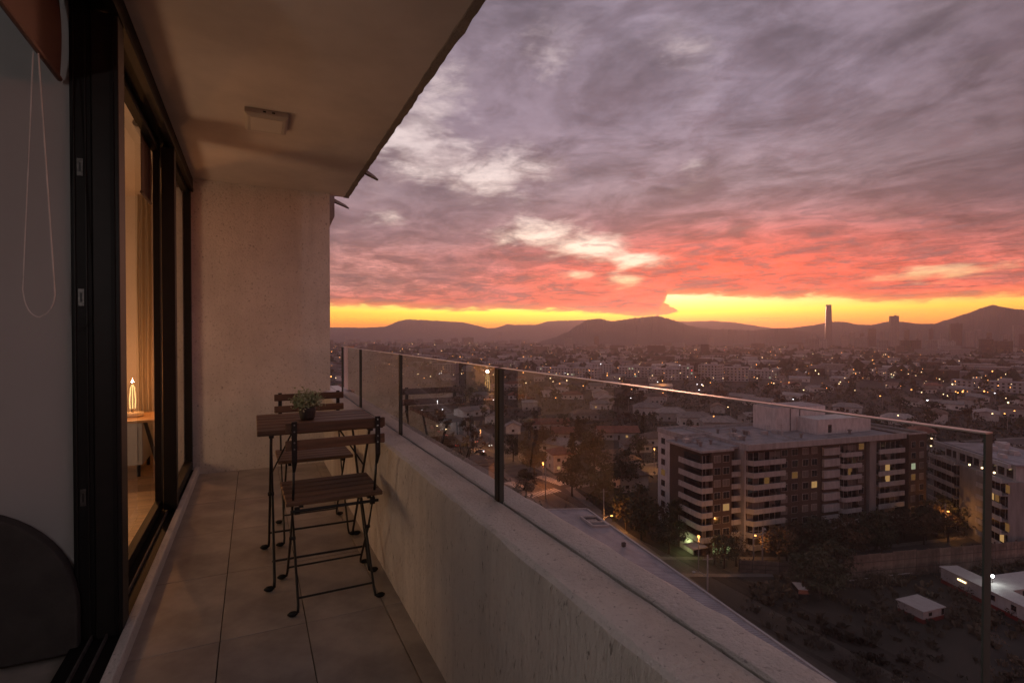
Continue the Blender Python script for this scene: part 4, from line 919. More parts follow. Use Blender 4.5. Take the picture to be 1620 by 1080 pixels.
# ---- the far city as masses
fb = MB()
def fbox(x, y, w, d, h, rz, m_):
    c, s_ = math.cos(rz), math.sin(rz); fb.cur = m_
    fb.box(-w / 2, w / 2, -d / 2, d / 2, 0, h, lambda p: Vector((x + p.x * c - p.y * s_, y + p.x * s_ + p.y * c, GZ + p.z)))
for k in range(5200):
    x, y = sample(700, 2900, 470, 1950, .80); D = math.hypot(x, y)
    if hidden(x, y): continue
    hh = rnd.choice((4, 5, 6, 8, 10, 12)) * rnd.uniform(.8, 1.2)
    if rnd.random() < .05 and D > 1100: hh *= rnd.uniform(1.5, 2.8)
    fbox(x, y, rnd.uniform(10, 30) * (1 + D / 5000), rnd.uniform(10, 22), hh, -math.atan2(x, y) + rnd.uniform(-.6, .6), rnd.choice((0, 1, 1, 2, 2, 3, 3, 4, 4)))
tag(fb.build('distant_rooftops', [M['render'], M['render2'], M['brick'], M['greyroof'], M['brownroof']]), 'thousands of low hazy rooftops spreading to the foot of the hills', 'rooftops', kind='stuff')
ft = MB(); r_ = random.Random(5)
for k in range(8800):
    x, y = sample(650, 2800, 470, 1950, .66)
    if hidden(x, y): continue
    h = r_.uniform(6, 15); wd = h * r_.uniform(.35, .7); c = Vector((x, y, GZ + h * .55))
    for q in range(5):
        d = Vector((r_.gauss(0, .4), r_.gauss(0, .4), r_.gauss(0, .3))); s_ = wd * r_.uniform(.5, .9); a = r_.uniform(0, PI); e = Vector((math.cos(a), math.sin(a), 0)); up_ = Vector((r_.gauss(0, .3), r_.gauss(0, .3), 1)).normalized()
        p = c + d * wd; ft.poly([p - e * s_, p - up_ * s_ * .8, p + e * s_ * .9, p + up_ * s_], [(0, 1, 2, 3)])
tag(ft.build('distant_trees', M['crown']), 'far tree cover filling the plain between hazy roofs', 'trees', kind='stuff')
ug = MB(); r_ = random.Random(15); k = 0
while k < 5200:
    x, y = sample(135, 560, 500, 1700, .8)
    if blocked(x, y, -2.5) or any((x - a) ** 2 + (y - c) ** 2 < (q * 1.2) ** 2 for a, c, q in occ if q > 5): k += .1; continue
    k += 1; h = r_.uniform(.9, 2.9)
    for q in range(9):
        c = Vector((x + r_.gauss(0, h * .5), y + r_.gauss(0, h * .5), GZ + h * r_.uniform(.2, .95))); a = Vector((r_.gauss(0, 1), r_.gauss(0, 1), r_.gauss(0, 1))).normalized(); e = a.orthogonal().normalized(); g = a.cross(e); s_ = h * r_.uniform(.16, .34)
        ug.poly([c - e * s_, c + g * s_ * .7, c + e * s_, c - g * s_ * .7], [(0, 1, 2, 3)])
tag(ug.build('garden_shrubbery', M['crown']), 'dark garden shrubs and hedges between the houses', 'shrubs', kind='stuff')
fl2 = MB(); mats_ = [M['g_orange'], M['g_warm'], M['g_cool'], M['g_red']]
for k in range(1500):
    x, y = sample(420, 2850, 480, 1950, .70)
    if hidden(x, y): continue
    D = math.hypot(x, y); fl2.cur = rnd.choice((0, 0, 0, 1, 1, 1, 2, 3) if k % 6 == 0 else (0, 0, 0, 1, 1))
    s_ = (.30 + D * .00034) * rnd.choice((.4, .45, .5, .6, .7, .85, 1.2)); z = GZ + rnd.uniform(7, 13); fl2.poly([(x - s_, y, z), (x, y - s_, z), (x + s_, y, z), (x, y + s_, z), (x, y, z + s_), (x, y, z - s_)], [(0, 1, 4), (1, 2, 4), (2, 3, 4), (3, 0, 4), (1, 0, 5), (2, 1, 5), (3, 2, 5), (0, 3, 5)])
tag(fl2.build('distant_city_lights', mats_), 'countless tiny lights of the far city', 'lights', kind='stuff')

# ---- hills
M['hill'] = mat('hill_scrub', (.050, .040, .035), .95, .3, .004, rnd_obj=0)
def ridge(name, D, pts, depth, rough, tree_bumps=0, n=420):
    us = [p[0] for p in pts]; mb = MB(); P_ = []; r_ = random.Random(int(D)); J = 9; wob = 0
    for i in range(n + 1):
        u = us[0] + (us[-1] - us[0]) * i / n
        for (u0, v0), (u1, v1) in zip(pts, pts[1:]):
            if u0 <= u <= u1: t = (u - u0) / (u1 - u0); t = t * t * (3 - 2 * t) * .4 + t * .6; v = v0 + (v1 - v0) * t; break
        wob = wob * .7 + r_.gauss(0, rough)
        v -= wob + (tree_bumps * max(0, r_.gauss(0, 1)) if tree_bumps else 0)
        top = far(u, v, D); H = top.z - GZ; dxy = Vector((top.x, top.y, 0)).normalized()
        sp = .12 * math.sin(u * .045 + D) + .08 * math.sin(u * .13)
        for j in range(J + 1):
            t = j / J; off = -depth * (1 - t) + depth * .55 * max(0, t - .8) * 0; prof_ = (t * t * (3 - 2 * t)) * .55 + .45 * t
            off *= 1 + sp * math.sin(PI * t)
            p = top + dxy * off; P_.append((p.x, p.y, GZ - 2 + (H + 2) * prof_ * (1 + r_.gauss(0, .012) * (1 if 0 < j < J else 0))))
        p = top + dxy * depth * .8; P_.append((p.x, p.y, GZ - 2))
    K = J + 2
    mb.poly(P_, [(i * K + j, i * K + K + j, i * K + K + j + 1, i * K + j + 1) for i in range(n) for j in range(K - 1)])
    return tag(mb.build(name, M['hill'], smooth=True), kind='structure')
ridge('far_hills', 4200, [(380, 517), (430, 516), (480, 518), (517, 517.5), (575, 518), (609, 516.5), (632, 507.4), (646, 505), (684, 507), (732, 509.7), (751, 513.8), (771, 518.8), (783, 518.6), (803, 512.4), (812, 513.4), (847, 513.5), (869, 507.9), (890, 507), (927, 506), (1000, 509), (1060, 508), (1075, 508.5), (1107, 508), (1126, 507.5), (1155, 509), (1190, 514), (1208, 517), (1245, 521), (1300, 522)], 700, .14, 0, 700)
ridge('wooded_hill', 2350, [(850, 541), (874, 535), (897, 525.7), (915, 514), (929, 506), (949, 504), (968, 508.5), (984, 506), (1007, 503), (1025, 501), (1040, 499.8), (1053, 503), (1071, 508), (1089, 515), (1110, 519), (1133, 521), (1160, 521.5), (1190, 523), (1213, 520.6), (1240, 519), (1270, 524), (1310, 534)], 420, .16, .75, 900)
ridge('right_hills', 2900, [(1190, 527), (1220, 520), (1245, 519), (1282, 515), (1319, 508.5), (1338, 509.4), (1358, 513.6), (1378, 514), (1403, 509), (1427, 509), (1455, 512), (1477, 512), (1499, 505.7), (1529, 496), (1553, 487), (1571, 482), (1590, 486), (1608, 489), (1625, 490), (1700, 503), (1800, 512), (1950, 520)], 700, .14, .25, 800)

# ================================================================== the block of flats with white balconies
BA = math.atan2(-.136, .99)
bd = thing('apartment_building', 'large brick block of flats with stacked white balconies and grey roof', 'apartment building', (85.0, 84.5, GZ), BA)
FH, Z0, ZT = 2.62, .75, 22.15
def bbox(name, m, *a, par=bd, bevel=0): return MB().box(*a).build(name, m, par, bevel=bevel)
wm = MB(); wm.box(.9, 7.8, .9, 12.6, 0, ZT); wm.box(4.9, 58.0, 3.0, 22.0, 0, ZT - .05); wm.box(2.7, 7.85, .0, .95, 0, ZT - .02); wm.box(11.4, 21.2, .05, 3.05, 0, ZT - .04); wm.box(21.2, 33.2, .45, 3.1, 0, ZT - .06); wm.box(33.25, 47.0, .35, 3.12, 0, ZT - .07); wm.box(49.2, 57.9, .1, 3.15, 0, ZT - .08)
wm.box(57.95, 63.9, -1.9, 15, 0, ZT + .9)
tag(wm.build('brick_wall', M['brick'], bd))
bbox('stair_tower', M['render3'], 4.5, 12.5, 12.7, 22.9, 0, ZT + .8); bbox('white_pier', M['render'], 10.9, 11.35, -.35, 3.2, 0, ZT); bbox('grey_wall', M['render2'], 47.05, 49.15, -.55, 3.3, 0, ZT - .1)
rf = bbox('roof', M['roofgrey'], .2, 8.2, .1, 12.6, ZT + .01, ZT + .35); bbox('roof', M['roofgrey'], 11.2, 58.6, -1.0, 21.9, ZT + .02, ZT + .62); bbox('roof', M['roofgrey'], 8.25, 11.15, 1.5, 21.8, ZT + .01, ZT + .5); bbox('roof', M['roofgrey'], 5.0, 12.3, 13.1, 22.6, ZT + .81, ZT + .95)
def rim(x0, x1, y0, y1, z0, z1, t=.28):
    for q in ((x0, x1, y0, y0 + t), (x0, x1, y1 - t, y1), (x0, x0 + t, y0 + t, y1 - t), (x1 - t, x1, y0 + t, y1 - t)): bbox('parapet', M['render'], q[0], q[1], q[2], q[3], z0, z1)
rim(-.1, 8.3, -.25, 12.65, ZT + .02, ZT + .5, .22); rim(11.0, 58.8, -1.35, 22.2, ZT - .02, ZT + 1.3); rim(4.3, 12.7, 12.75, 23.1, ZT + .35, ZT + 1.5); rim(57.9, 64.0, -1.95, 15.1, ZT + .9, ZT + 1.25, .22)
ph = bbox('penthouse', M['render3'], 31.5, 47.5, 12.2, 20.0, ZT + .63, ZT + 6.6); bbox('penthouse', M['render3'], 38.2, 55.5, 6.0, 12.1, ZT + .63, ZT + 4.3)
bbox('penthouse_roof', M['roofgrey'], 31.7, 47.3, 12.4, 19.8, ZT + 6.61, ZT + 6.75, par=ph); MB().box(41.5, 42.6, 5.96, 6.0, ZT + 1.0, ZT + 2.9).build('door', M['pane'], ph)
for (s_, t_) in ((36, 12.1), (39, 12.1)): MB().tube([(s_, t_, ZT + .7), (s_, t_, ZT + 6.4), (s_ + .9, t_, ZT + 6.4)], .12, 6).build('pipe', M['render2'], ph)
vm = [MB().lathe([(.3, 0), (.3, .8), (.5, .85), (.5, 1.1), (.05, 1.2)], n=8).mesh('roof_vent', M['render2']), MB().box(-.7, .7, -.5, .5, 0, .9).mesh('roof_unit', M['shedwhite']), MB().box(-2.2, 2.2, -.06, .06, .1, .32).mesh('roof_duct', M['render'])]
for k in range(46):
    s_, t_ = rnd.uniform(12.5, 57), rnd.uniform(1, 20)
    if k < 9: s_, t_ = rnd.uniform(1, 7.5), rnd.uniform(1.5, 11.5)
    if 31 < s_ < 56 and 5 < t_ < 20.5: continue
    w_ = rnd.choice((0, 0, 1, 2)); link('roof_vent' if w_ == 0 else 'roof_unit' if w_ == 1 else 'roof_duct', vm[w_], bd, (s_, t_, ZT + (.62 if s_ > 11 else .35)), rnd.choice((0, PI / 2)))
for sx in (14, 25, 29):
    MB().tube([(sx, 8, ZT + .6), (sx, 8, ZT + 3.4)], .05, 5).tube([(sx - .8, 8, ZT + 3.1), (sx + .8, 8, ZT + 3.1)], .03, 4).tube([(sx - .6, 8, ZT + 2.7), (sx + .6, 8, ZT + 2.7)], .03, 4).build('aerial', M['pole'], bd)
# windows with frames and panes; blinds in some
AWF = MB().box(-.85, .85, -.05, 0, 0, 1.55); AWF = AWF.mesh('window', M['frame'])
AWP = {k: MB().box(-.78, -.03, -.075, -.051, .07, 1.48).box(.03, .78, -.075, -.051, .07, 1.48).mesh('pane', M[k]) for k in ('pane', 'shutter', 'litpane', 'litpale', 'litdim')}
def win(s_, t_, f, kind=None, rz=0, sc=(1, 1, 1)):
    o = link('window', AWF, bd, (s_, t_, Z0 + f * FH + .75), rz, sc)
    link('pane', AWP[kind or rnd.choice(('pane', 'pane', 'pane', 'shutter', 'shutter'))], o)
litset = {(31.2, 4): 'litpane', (6.4, 3): 'litpane', (25.5, 5): 'litdim'}
for f in range(8):
    for s_ in (4.1, 6.4): win(s_, 0, f, litset.get((s_, f)))
    for s_ in (22.6, 25.5, 28.6, 31.2): win(s_, .45, f, litset.get((s_, f)))
    win(45.4, .35, f, 'litdim' if f == 7 else None)
    for s_ in (59.4, 62.2): win(s_, -1.9, f, {(59.4, 5): 'litpale', (59.4, 4): 'litdim'}.get((s_, f)), sc=(.85, 1, 1))
    win(4.5, 20.6, f, 'litdim' if f == 4 else 'pane', -PI / 2, (1.0, 1, 1.0)); win(4.5, 15.2, f, 'pane', -PI / 2, (.42, 1, .6))
    win(9.5, 3.0, f, 'litdim' if f == 1 else None)
# balcony stacks: glazing behind and a white band in front, floor by floor
def band(pts, f, zlo, zhi, depth_pts):
    MB().prism(pts + depth_pts, Z0 + f * FH + zlo, Z0 + f * FH + zhi).build('balcony_band', M['render'], bd)
def glaz(s0, s1, t_, f, lit=None, n=4):
    o = MB().box(s0, s1, t_ - .04, t_ + .02, Z0 + f * FH + .05, Z0 + f * FH + 2.25).build('glazing', M['pane'], bd)
    for k in range(n):
        a = s0 + (s1 - s0) * k / n; kd = lit if (lit and k == n // 2) else ('shutter' if rnd.random() < .25 else None)
        if kd: MB().box(a + .08, a + (s1 - s0) / n - .08, t_ - .07, t_ - .041, Z0 + f * FH + .15, Z0 + f * FH + 2.15).build('pane', M[kd], o)
        MB().box(a - .04, a + .04, t_ - .10, t_ - .041, Z0 + f * FH + .05, Z0 + f * FH + 2.25).build('mullion', M['frame'], o)
for f in range(1, 8):
    glaz(1.0, 2.65, .88, f, None, 2)
    MB().box(.84, .92, 1.2, 7.0, Z0 + f * FH + .1, Z0 + f * FH + 2.2).build('glazing', M['pane'], bd)
    MB().prism([(-.45, 7.3), (-.45, .9), (-.05, -.45), (2.65, -.45), (2.65, -.2), (.05, -.2), (-.2, .95), (-.2, 7.3)], Z0 + f * FH - .25, Z0 + f * FH + .88).build('balcony_band', M['render'], bd)
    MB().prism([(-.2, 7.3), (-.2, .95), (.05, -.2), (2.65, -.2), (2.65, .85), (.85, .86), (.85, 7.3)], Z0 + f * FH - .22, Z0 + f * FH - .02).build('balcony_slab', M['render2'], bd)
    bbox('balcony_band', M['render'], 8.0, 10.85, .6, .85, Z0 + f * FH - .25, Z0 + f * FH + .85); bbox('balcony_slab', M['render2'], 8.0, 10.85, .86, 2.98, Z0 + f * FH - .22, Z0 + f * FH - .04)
for f in range(0, 8):
    glaz(12.0, 21.0, .05, f, 'litpane' if f == 0 else 'litdim' if f == 5 else None, 6)
    MB().prism([(11.4, .0), (12.4, -1.55), (21.0, -1.55), (21.0, -1.3), (12.6, -1.3), (11.75, .0)], Z0 + f * FH - .3, Z0 + f * FH + .82).build('balcony_band', M['render'], bd)
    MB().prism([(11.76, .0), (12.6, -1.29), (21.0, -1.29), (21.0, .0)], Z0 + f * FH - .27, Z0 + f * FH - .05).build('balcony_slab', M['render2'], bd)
    bbox('white_panel', M['render'], 33.4, 38.2, -.25, .34, Z0 + f * FH + .25, Z0 + f * FH + 1.95)
    glaz(38.6, 43.8, .35, f, 'litdim' if f == 5 else None, 4)
    MB().prism([(38.35, .3), (38.35, -.6), (38.9, -1.15), (43.9, -1.15), (43.9, -.92), (39.0, -.92), (38.6, -.52), (38.6, .3)], Z0 + f * FH - .3, Z0 + f * FH + .72).build('balcony_band', M['render'], bd)
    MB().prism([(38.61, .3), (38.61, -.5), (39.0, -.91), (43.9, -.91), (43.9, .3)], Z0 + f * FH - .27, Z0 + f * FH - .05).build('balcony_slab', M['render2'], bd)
    glaz(49.5, 57.6, .1, f, {5: 'litpane', 4: 'litpane', 2: None}.get(f), 5)
    MB().prism([(49.3, -1.2), (57.7, -1.2), (57.7, -.95), (49.3, -.95)], Z0 + f * FH - .3, Z0 + f * FH + .8).build('balcony_band', M['render'], bd)
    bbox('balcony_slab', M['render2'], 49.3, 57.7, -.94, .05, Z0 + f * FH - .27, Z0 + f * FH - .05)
cb = MB()
for f in range(8):
    for (s0, s1, t0, n) in ((12.8, 20.6, -1.1, 5), (39.2, 43.5, -.75, 3), (49.7, 57.2, -.75, 5), (.2, 2.4, 0, 2)):
        for k in range(n):
            if rnd.random() < .45: continue
            x = rnd.uniform(s0, s1); w_ = rnd.uniform(.12, .6); h_ = rnd.uniform(.6, 1.35); cb.cur = rnd.randrange(3)
            cb.box(x - w_ / 2, x + w_ / 2, t0, t0 + rnd.uniform(.3, .6), Z0 + f * FH + .0, Z0 + f * FH + h_)
tag(cb.build('balcony_clutter', [M['post'], M['shutter'], M['crown']], bd), kind='stuff')
# green-lit lobby at the foot of the left corner
M['lobby'] = glow('lobby_light', (.62, .80, .34), .42)
for (a, c) in ((3.0, 4.3), (4.6, 5.9), (6.6, 7.5)): MB().box(a, c, -.07, -.02, .15, 2.9).build('lobby_window', M['lobby'], bd)
bbox('lobby_canopy', M['render'], -3.2, .6, -1.6, 1.6, 2.6, 2.85); bbox('lobby_wall', M['render'], -.6, -.35, 1.7, 6.5, 0, 3.2)
def plight(name, loc, e, col, r=.3, parent=None):
    l = bpy.data.lights.new(name, 'POINT'); l.energy = e; l.color = col; l.shadow_soft_size = r
    o = bpy.data.objects.new(name, l); COL.objects.link(o); o.location = loc
    if parent: o.parent = parent
    return o
plight('lobby_lamp', (-1.6, 3.2, 2.2), 260, (.70, .85, .35), .3, bd)

# ---- second block of flats on the right
b2 = thing('terraced_apartment_building', 'second block of flats with planted roof terrace at the right edge', 'apartment building', (157.5, 77.5, GZ), math.atan2(-.81, -.58))
# local +x runs towards the right of the picture, -y faces the viewer
L2 = 26
def b2b(name, m, *a): return MB().box(*a).build(name, m, b2)
b2b('wall', M['render2'], 0, L2, .5, 16, 0, 16.2); b2b('upper_wall', M['render'], 1, L2 - 1, 2.6, 15, 16.2, 19.4)
b2b('roof', M['roofgrey'], .6, L2 - .6, 2.2, 15.4, 19.4, 19.75); b2b('roof_frame', M['render'], 0, L2, .45, .95, 19.0, 19.9); b2b('roof_frame', M['render'], 9, 9.5, .5, .95, 16.2, 19.0); b2b('roof_frame', M['render'], 17, 17.5, .5, .95, 16.2, 19.0)
for f in range(6):
    for (a, c) in ((.3, 10.5), (18.5, 26.2)):
        b2b('balcony_band', M['render'], a, c, -1.0, -.75, f * 2.7 + 2.4, f * 2.7 + 3.4); b2b('balcony_slab', M['render2'], a, c, -.74, .49, f * 2.7 + 2.4, f * 2.7 + 2.6)
        g_ = b2b('glazing', M['pane'], a + .2, c - .2, .42, .499, f * 2.7 + .15, f * 2.7 + 2.3)
        for k in range(5):
            xx = a + (c - a) * (k + .5) / 5; MB().box(xx - .05, xx + .05, .38, .419, f * 2.7 + .15, f * 2.7 + 2.3).build('mullion', M['frame'], g_)
            if rnd.random() < .09 and a > 10: MB().box(xx + .1, xx + 1.2, .37, .418, f * 2.7 + .4, f * 2.7 + 2.1).build('pane', M['litpane' if k % 2 else 'litdim'], g_)
for k in range(9): b2b('upper_window', M['pane'], 1.6 + k * 2.6, 3.4 + k * 2.6, 2.52, 2.599, 16.6, 18.6)
for k in range(12): MB().box(-.8, .8, -.5, .5, 0, rnd.uniform(.5, 1.3)).build('roof_unit', M['shedwhite'], b2).location = (rnd.uniform(2, L2 - 2), rnd.uniform(4, 14), 19.76)
for (x, h_) in ((15.0, 17.2), (19.2, 17.5), (23.0, 17.4)): MB().ball((x, -.2, h_), .22, 8, 5).build('terrace_lamp', M['g_warm'], b2)
b3 = block(165, 48, 16, 12, 6, math.atan2(-.81, -.58) + 2.6, 'dark balconied block cut off by the right edge of the photograph', 'render2', fh=2.8, litm='litpane')

# ---- hoarding, fences
def hoarding(a, c, h, n, label, m_='fence'):
    a, c = Vector(a), Vector(c); L = (c - a).length; o = thing('hoarding', label, 'fence', (a.x, a.y, GZ), math.atan2(c.y - a.y, c.x - a.x))
    pw = L / n; pmesh = MB()
    pmesh.box(.06, pw - .06, -.03, .03, .05, h)
    for k in range(1, 4): pmesh.box(pw * k / 4 - .05, pw * k / 4 + .05, -.08, -.031, .1, h - .05)
    pmesh = pmesh.mesh('panel', M[m_]); pm_ = MB().box(-.09, .09, .035, .22, 0, h + .25).mesh('post', M['post'])
    for k in range(n): link('panel', pmesh, o, (k * pw, rnd.uniform(-.02, .02), rnd.uniform(-.12, .12)))
    for k in range(n + 1): link('post', pm_, o, (k * pw, 0, 0))
    MB().box(0, L, -.12, -.09, h * .33, h * .33 + .1).build('rail', M['post'], o); MB().box(0, L, -.12, -.09, h * .68, h * .68 + .1).build('rail', M['post'], o)
    return o
hoarding((101.4, 64.3), (172, 45.2), 4.9, 27, 'long tall weathered hoarding across the back of the waste ground')
hoarding((86.5, 75.8), (101.2, 66.2), 2.6, 7, 'lower board fence along the street left of the tall hoarding')
mb = MB().tube([(*gxy(1344, 922), GZ + .5), (*gxy(1500, 902), GZ + .5)], .09, 6); tag(mb.build('pale_pipe', M['shedwhite']), 'thin pale pipe lying along the foot of the hoarding', 'pipe')
# ---- white huts on the waste ground
def hut(pos, w, d, h, rz, label, windows, lit=None):
    o = thing('site_hut', label, 'hut', (pos[0], pos[1], GZ), rz)
    MB().box(-w / 2, w / 2, -d / 2, d / 2, .75, h).build('wall', M['shedwhite'], o); MB().box(-w / 2 - .01, w / 2 + .01, -d / 2 - .01, d / 2 + .01, 0, .745).build('base', M['shedred'], o)
    MB().box(-w / 2 - .2, w / 2 + .2, -d / 2 - .2, d / 2 + .2, h + .004, h + .16).build('roof', M['shedwhite'], o)
    seams = MB()
    for k in range(1, int(w / 1.2)): seams.box(-w / 2 + k * 1.2 - .03, -w / 2 + k * 1.2 + .03, -d / 2 - .03, -d / 2 - .0005, .76, h - .01)
    tag(seams.build('wall_seam', M['frame'], o), kind='stuff')
    for (x, z, ww, wh) in windows:
        wn = MB().box(x - ww / 2, x + ww / 2, -d / 2 - .05, -d / 2 - .001, z, z + wh).build('window', M['frame'], o); MB().box(x - ww / 2 + .08, x + ww / 2 - .08, -d / 2 - .08, -d / 2 - .051, z + .07, z + wh - .07).build('pane', M['pane'], wn)
    if lit: MB().box(lit[0], lit[0] + 1.6, -d / 2 - .12, -d / 2 - .002, h - .75, h - .5).build('strip_lamp', M['g_warm'], o)
    return o
hut(gxy(1456, 973), 4.9, 4.2, 2.0, -.12, 'small white hut with red base alone on the waste ground', ((2.1, .85, .8, 1.2), (-.9, 1.1, .9, .7)))
hut((116.4, 47.6), 17, 3.4, 2.9, math.atan2(-8.8, -3.2) + 0.0, 'long white site office with strip lamp on its wall', ((1.5, 1.5, 1.0, 1.0), (5, 1.5, 1.0, 1.0)), (-5.0,))
hut((124.8, 47.0), 13, 5.0, 2.7, -.22, 'white site office behind the bright floodlight', ((-3, 1.5, 1, 1), (0, 1.5, 1, 1), (3, 1.5, 1, 1)))
fx = thing('floodlight', 'bright white floodlight on the site office roof', 'floodlight', (118.3, 48.5, GZ + 3.07))
MB().tube([(0, 0, 0), (0, 0, 1.0)], .06, 6).build('stand', M['pole'], fx); M['g_flood'] = glow('flood_glow', (.95, 1, 1), 14.0); MB().ball((0, 0, 1.15), .26, 10, 6).build('lamp_head', M['g_flood'], fx)
plight('flood_lamp_light', (0, -.3, 1.5), 150, (.92, 1, .92), .2, fx)
# ---- metal roof below
rz_ = -36.0; mr = thing('metal_roof_building', 'long low building with ribbed grey metal roof right below the parapet', 'building')
c_ = [Vector((63.6, 95.4, rz_)), Vector((58.0, 55.2, rz_)), Vector((54.9, 33.0, rz_)), Vector((30, 36, rz_ + 1.6)), Vector((36, 98.6, rz_ + 1.6))]
mb = MB(); A_, Bb = Vector((63.6, 95.4, rz_)), Vector((54.6, 30.8, rz_)); C2, D2 = Vector((33, 34.2, rz_ + 1.8)), Vector((42, 98.6, rz_ + 1.8))
nr = 130; pts = []
for k in range(nr + 1):
    t = k / nr
    for q, (o1, o2) in enumerate(((.0, .0), (.25, 0), (.32, .09), (.55, .09), (.62, 0))):
        tt = min(1, (k + o1) / nr); e0 = A_.lerp(Bb, tt); e1 = D2.lerp(C2, tt); pts += [e0 + Vector((0, 0, o2)), e1 + Vector((0, 0, o2))]
mb.poly(pts, [(2 * k, 2 * k + 2, 2 * k + 3, 2 * k + 1) for k in range(5 * nr)]); mb.build('roof', M['metalroof'], mr)
mb = MB(); mb.poly([A_ + Vector((-.3, 0, -.3)), Bb + Vector((-.3, 0, -.3)), C2 + Vector((0, 0, -.5)), D2 + Vector((0, 0, -.5))] + [Vector((q.x, q.y, GZ)) for q in (A_, Bb, C2, D2)], [(0, 1, 5, 4), (1, 2, 6, 5), (2, 3, 7, 6), (3, 0, 4, 7)]); mb.build('wall', M['render2'], mr)
def edge_bar(p, q, w, h_, name='gutter'):
    p, q = Vector(p), Vector(q); d = (q - p).normalized(); s_ = Vector((-d.y, d.x, 0)).normalized() * w
    MB().poly([p + s_, p - s_, q - s_, q + s_] + [x + Vector((0, 0, h_)) for x in (p + s_, p - s_, q - s_, q + s_)], [(3, 2, 1, 0), (4, 5, 6, 7), (0, 1, 5, 4), (1, 2, 6, 5), (2, 3, 7, 6), (3, 0, 4, 7)]).build(name, M['shedwhite'], mr)
edge_bar(A_ + Vector((.1, 0, .0)), Bb + Vector((.1, 0, .0)), .16, .28); edge_bar(A_ + Vector((0, .1, 0)), D2 + Vector((0, .1, 0)), .18, .3, 'ridge_cap')
ex = (Bb - A_).normalized(); ey = (D2 - A_).normalized()
def rp(s_, t_, h_): return A_ + ex * s_ + ey * t_ + Vector((0, 0, h_))
for (s0, s1, t0, t1) in ((5.5, 11.0, .6, 4.0),):
    for (p, q) in ((rp(s0, t0, .1), rp(s1, t0, .1)), (rp(s0, t1, .1), rp(s1, t1, .1)), (rp(s0, t0, .1), rp(s0, t1, .1)), (rp(s1, t0, .1), rp(s1, t1, .1)), (rp(s1 - 2, t0, .1), rp(s1 - 2, t1, .1))): edge_bar(p, q, .12, .45, 'skylight_curb')
    MB().poly([rp(s0, t0, .2), rp(s1 - 2, t0, .2), rp(s1 - 2, t1, .2), rp(s0, t1, .2)], [(0, 1, 2, 3)]).build('skylight_pane', M['pane'], mr)
MB().box(0, .6, 0, .5, 0, .7).build('vent', M['post'], mr).location = rp(21, 3.2, .1)
# ---- utility poles with lamps near the site
def util(pos, h, label, lit, arm=None, cam_=ORANGE, power=0):
    o = thing('street_lamp', label, 'street lamp', (pos[0], pos[1], GZ)); MB().tube([(0, 0, 0), (0, 0, h)], .17, 8, .11).build('pole', M['pole'], o, smooth=True)
    if arm:
        MB().tube([(0, 0, arm[2]), (arm[0] * .5, arm[1] * .5, arm[2] + .75), (arm[0], arm[1], arm[2] + .95)], .05, 6).build('arm', M['pole'], o)
        MB().ball((arm[0], arm[1], arm[2] + .9), .22, 8, 5, (1.5, 1.2, .6)).build('lamp_head', M['g_orange'] if lit else M['shedwhite'], o)
        if power: plight('lamp_glow', (arm[0], arm[1], arm[2] + .45), power, cam_, .2, o)
    MB().tube([(-.9, .2, h - .7), (.9, -.2, h - .7)], .06, 5).build('crossarm', M['pole'], o)
    return o
util(gxy(1119, 985), 11.2, 'concrete pole with unlit lamp arm glowing orange beside the metal roof', False, (-2.2, .8, 7.6))
util(gxy(955, 842), 10.5, 'concrete pole with lit orange lamp behind the skylight', True, (1.6, -1.0, 3.2), power=1800)
util(gxy(863, 788), 10.5, 'tall dark pole between the two painted crosswalks', False, (-1.2, .3, 8.4))
util(gxy(1192, 896), 8.0, 'street lamp lit orange among autumn trees before the flats', True, (.9, .4, 5.2), power=800)
util(gxy(1495, 850), 8.0, 'orange street lamp right of the flats behind the hoarding', True, (.6, -.3, 5.2), power=700)
util(gxy(1206, 900), 8.5, 'pale unlit pole right of the orange street lamp', False, (1.0, .3, 7.0))
for (u, v, h_, e, c, lab) in ((859, 768, 7, 6000, (1, .27, .05), 'orange lamp lighting the painted crosswalk'), (812, 722, 7, 2500, ORANGE, 'orange lamp right of the black joint above dark trees'), (760, 712, 8, 7000, (1, .40, .15), 'orange lamp over the avenue left of the black joint'), (1035, 742, 7, 5000, ORANGE, 'orange lamp on the street behind the white stair tower'),
                              (700, 672, 8, 5000, COOL, 'white lamp over the car park'), (692, 656, 8, 3000, COOL, 'white lamp behind the car park'), (765, 741, 6, 250, COOL, 'cool white lamp low beside the black joint'), (1048, 617, 8, 2500, ORANGE, 'orange lamp near the red glass edge'), (1105, 905, 7, 900, ORANGE, 'orange lamp hidden low in the street before the flats')):
    x, y = gxy(u, v); o = thing('street_lamp', lab, 'street lamp', (x, y, GZ), 0); MB().tube([(0, 0, 0), (0, 0, h_)], .09, 6).build('pole', M['pole'], o); MB().ball((0, 0, h_ + .15), .27, 8, 5).build('lamp_head', M['g_cool'] if c == COOL else M['g_orange'], o); plight('lamp_glow', (0, 0, h_ - .4), e, c, .25, o)
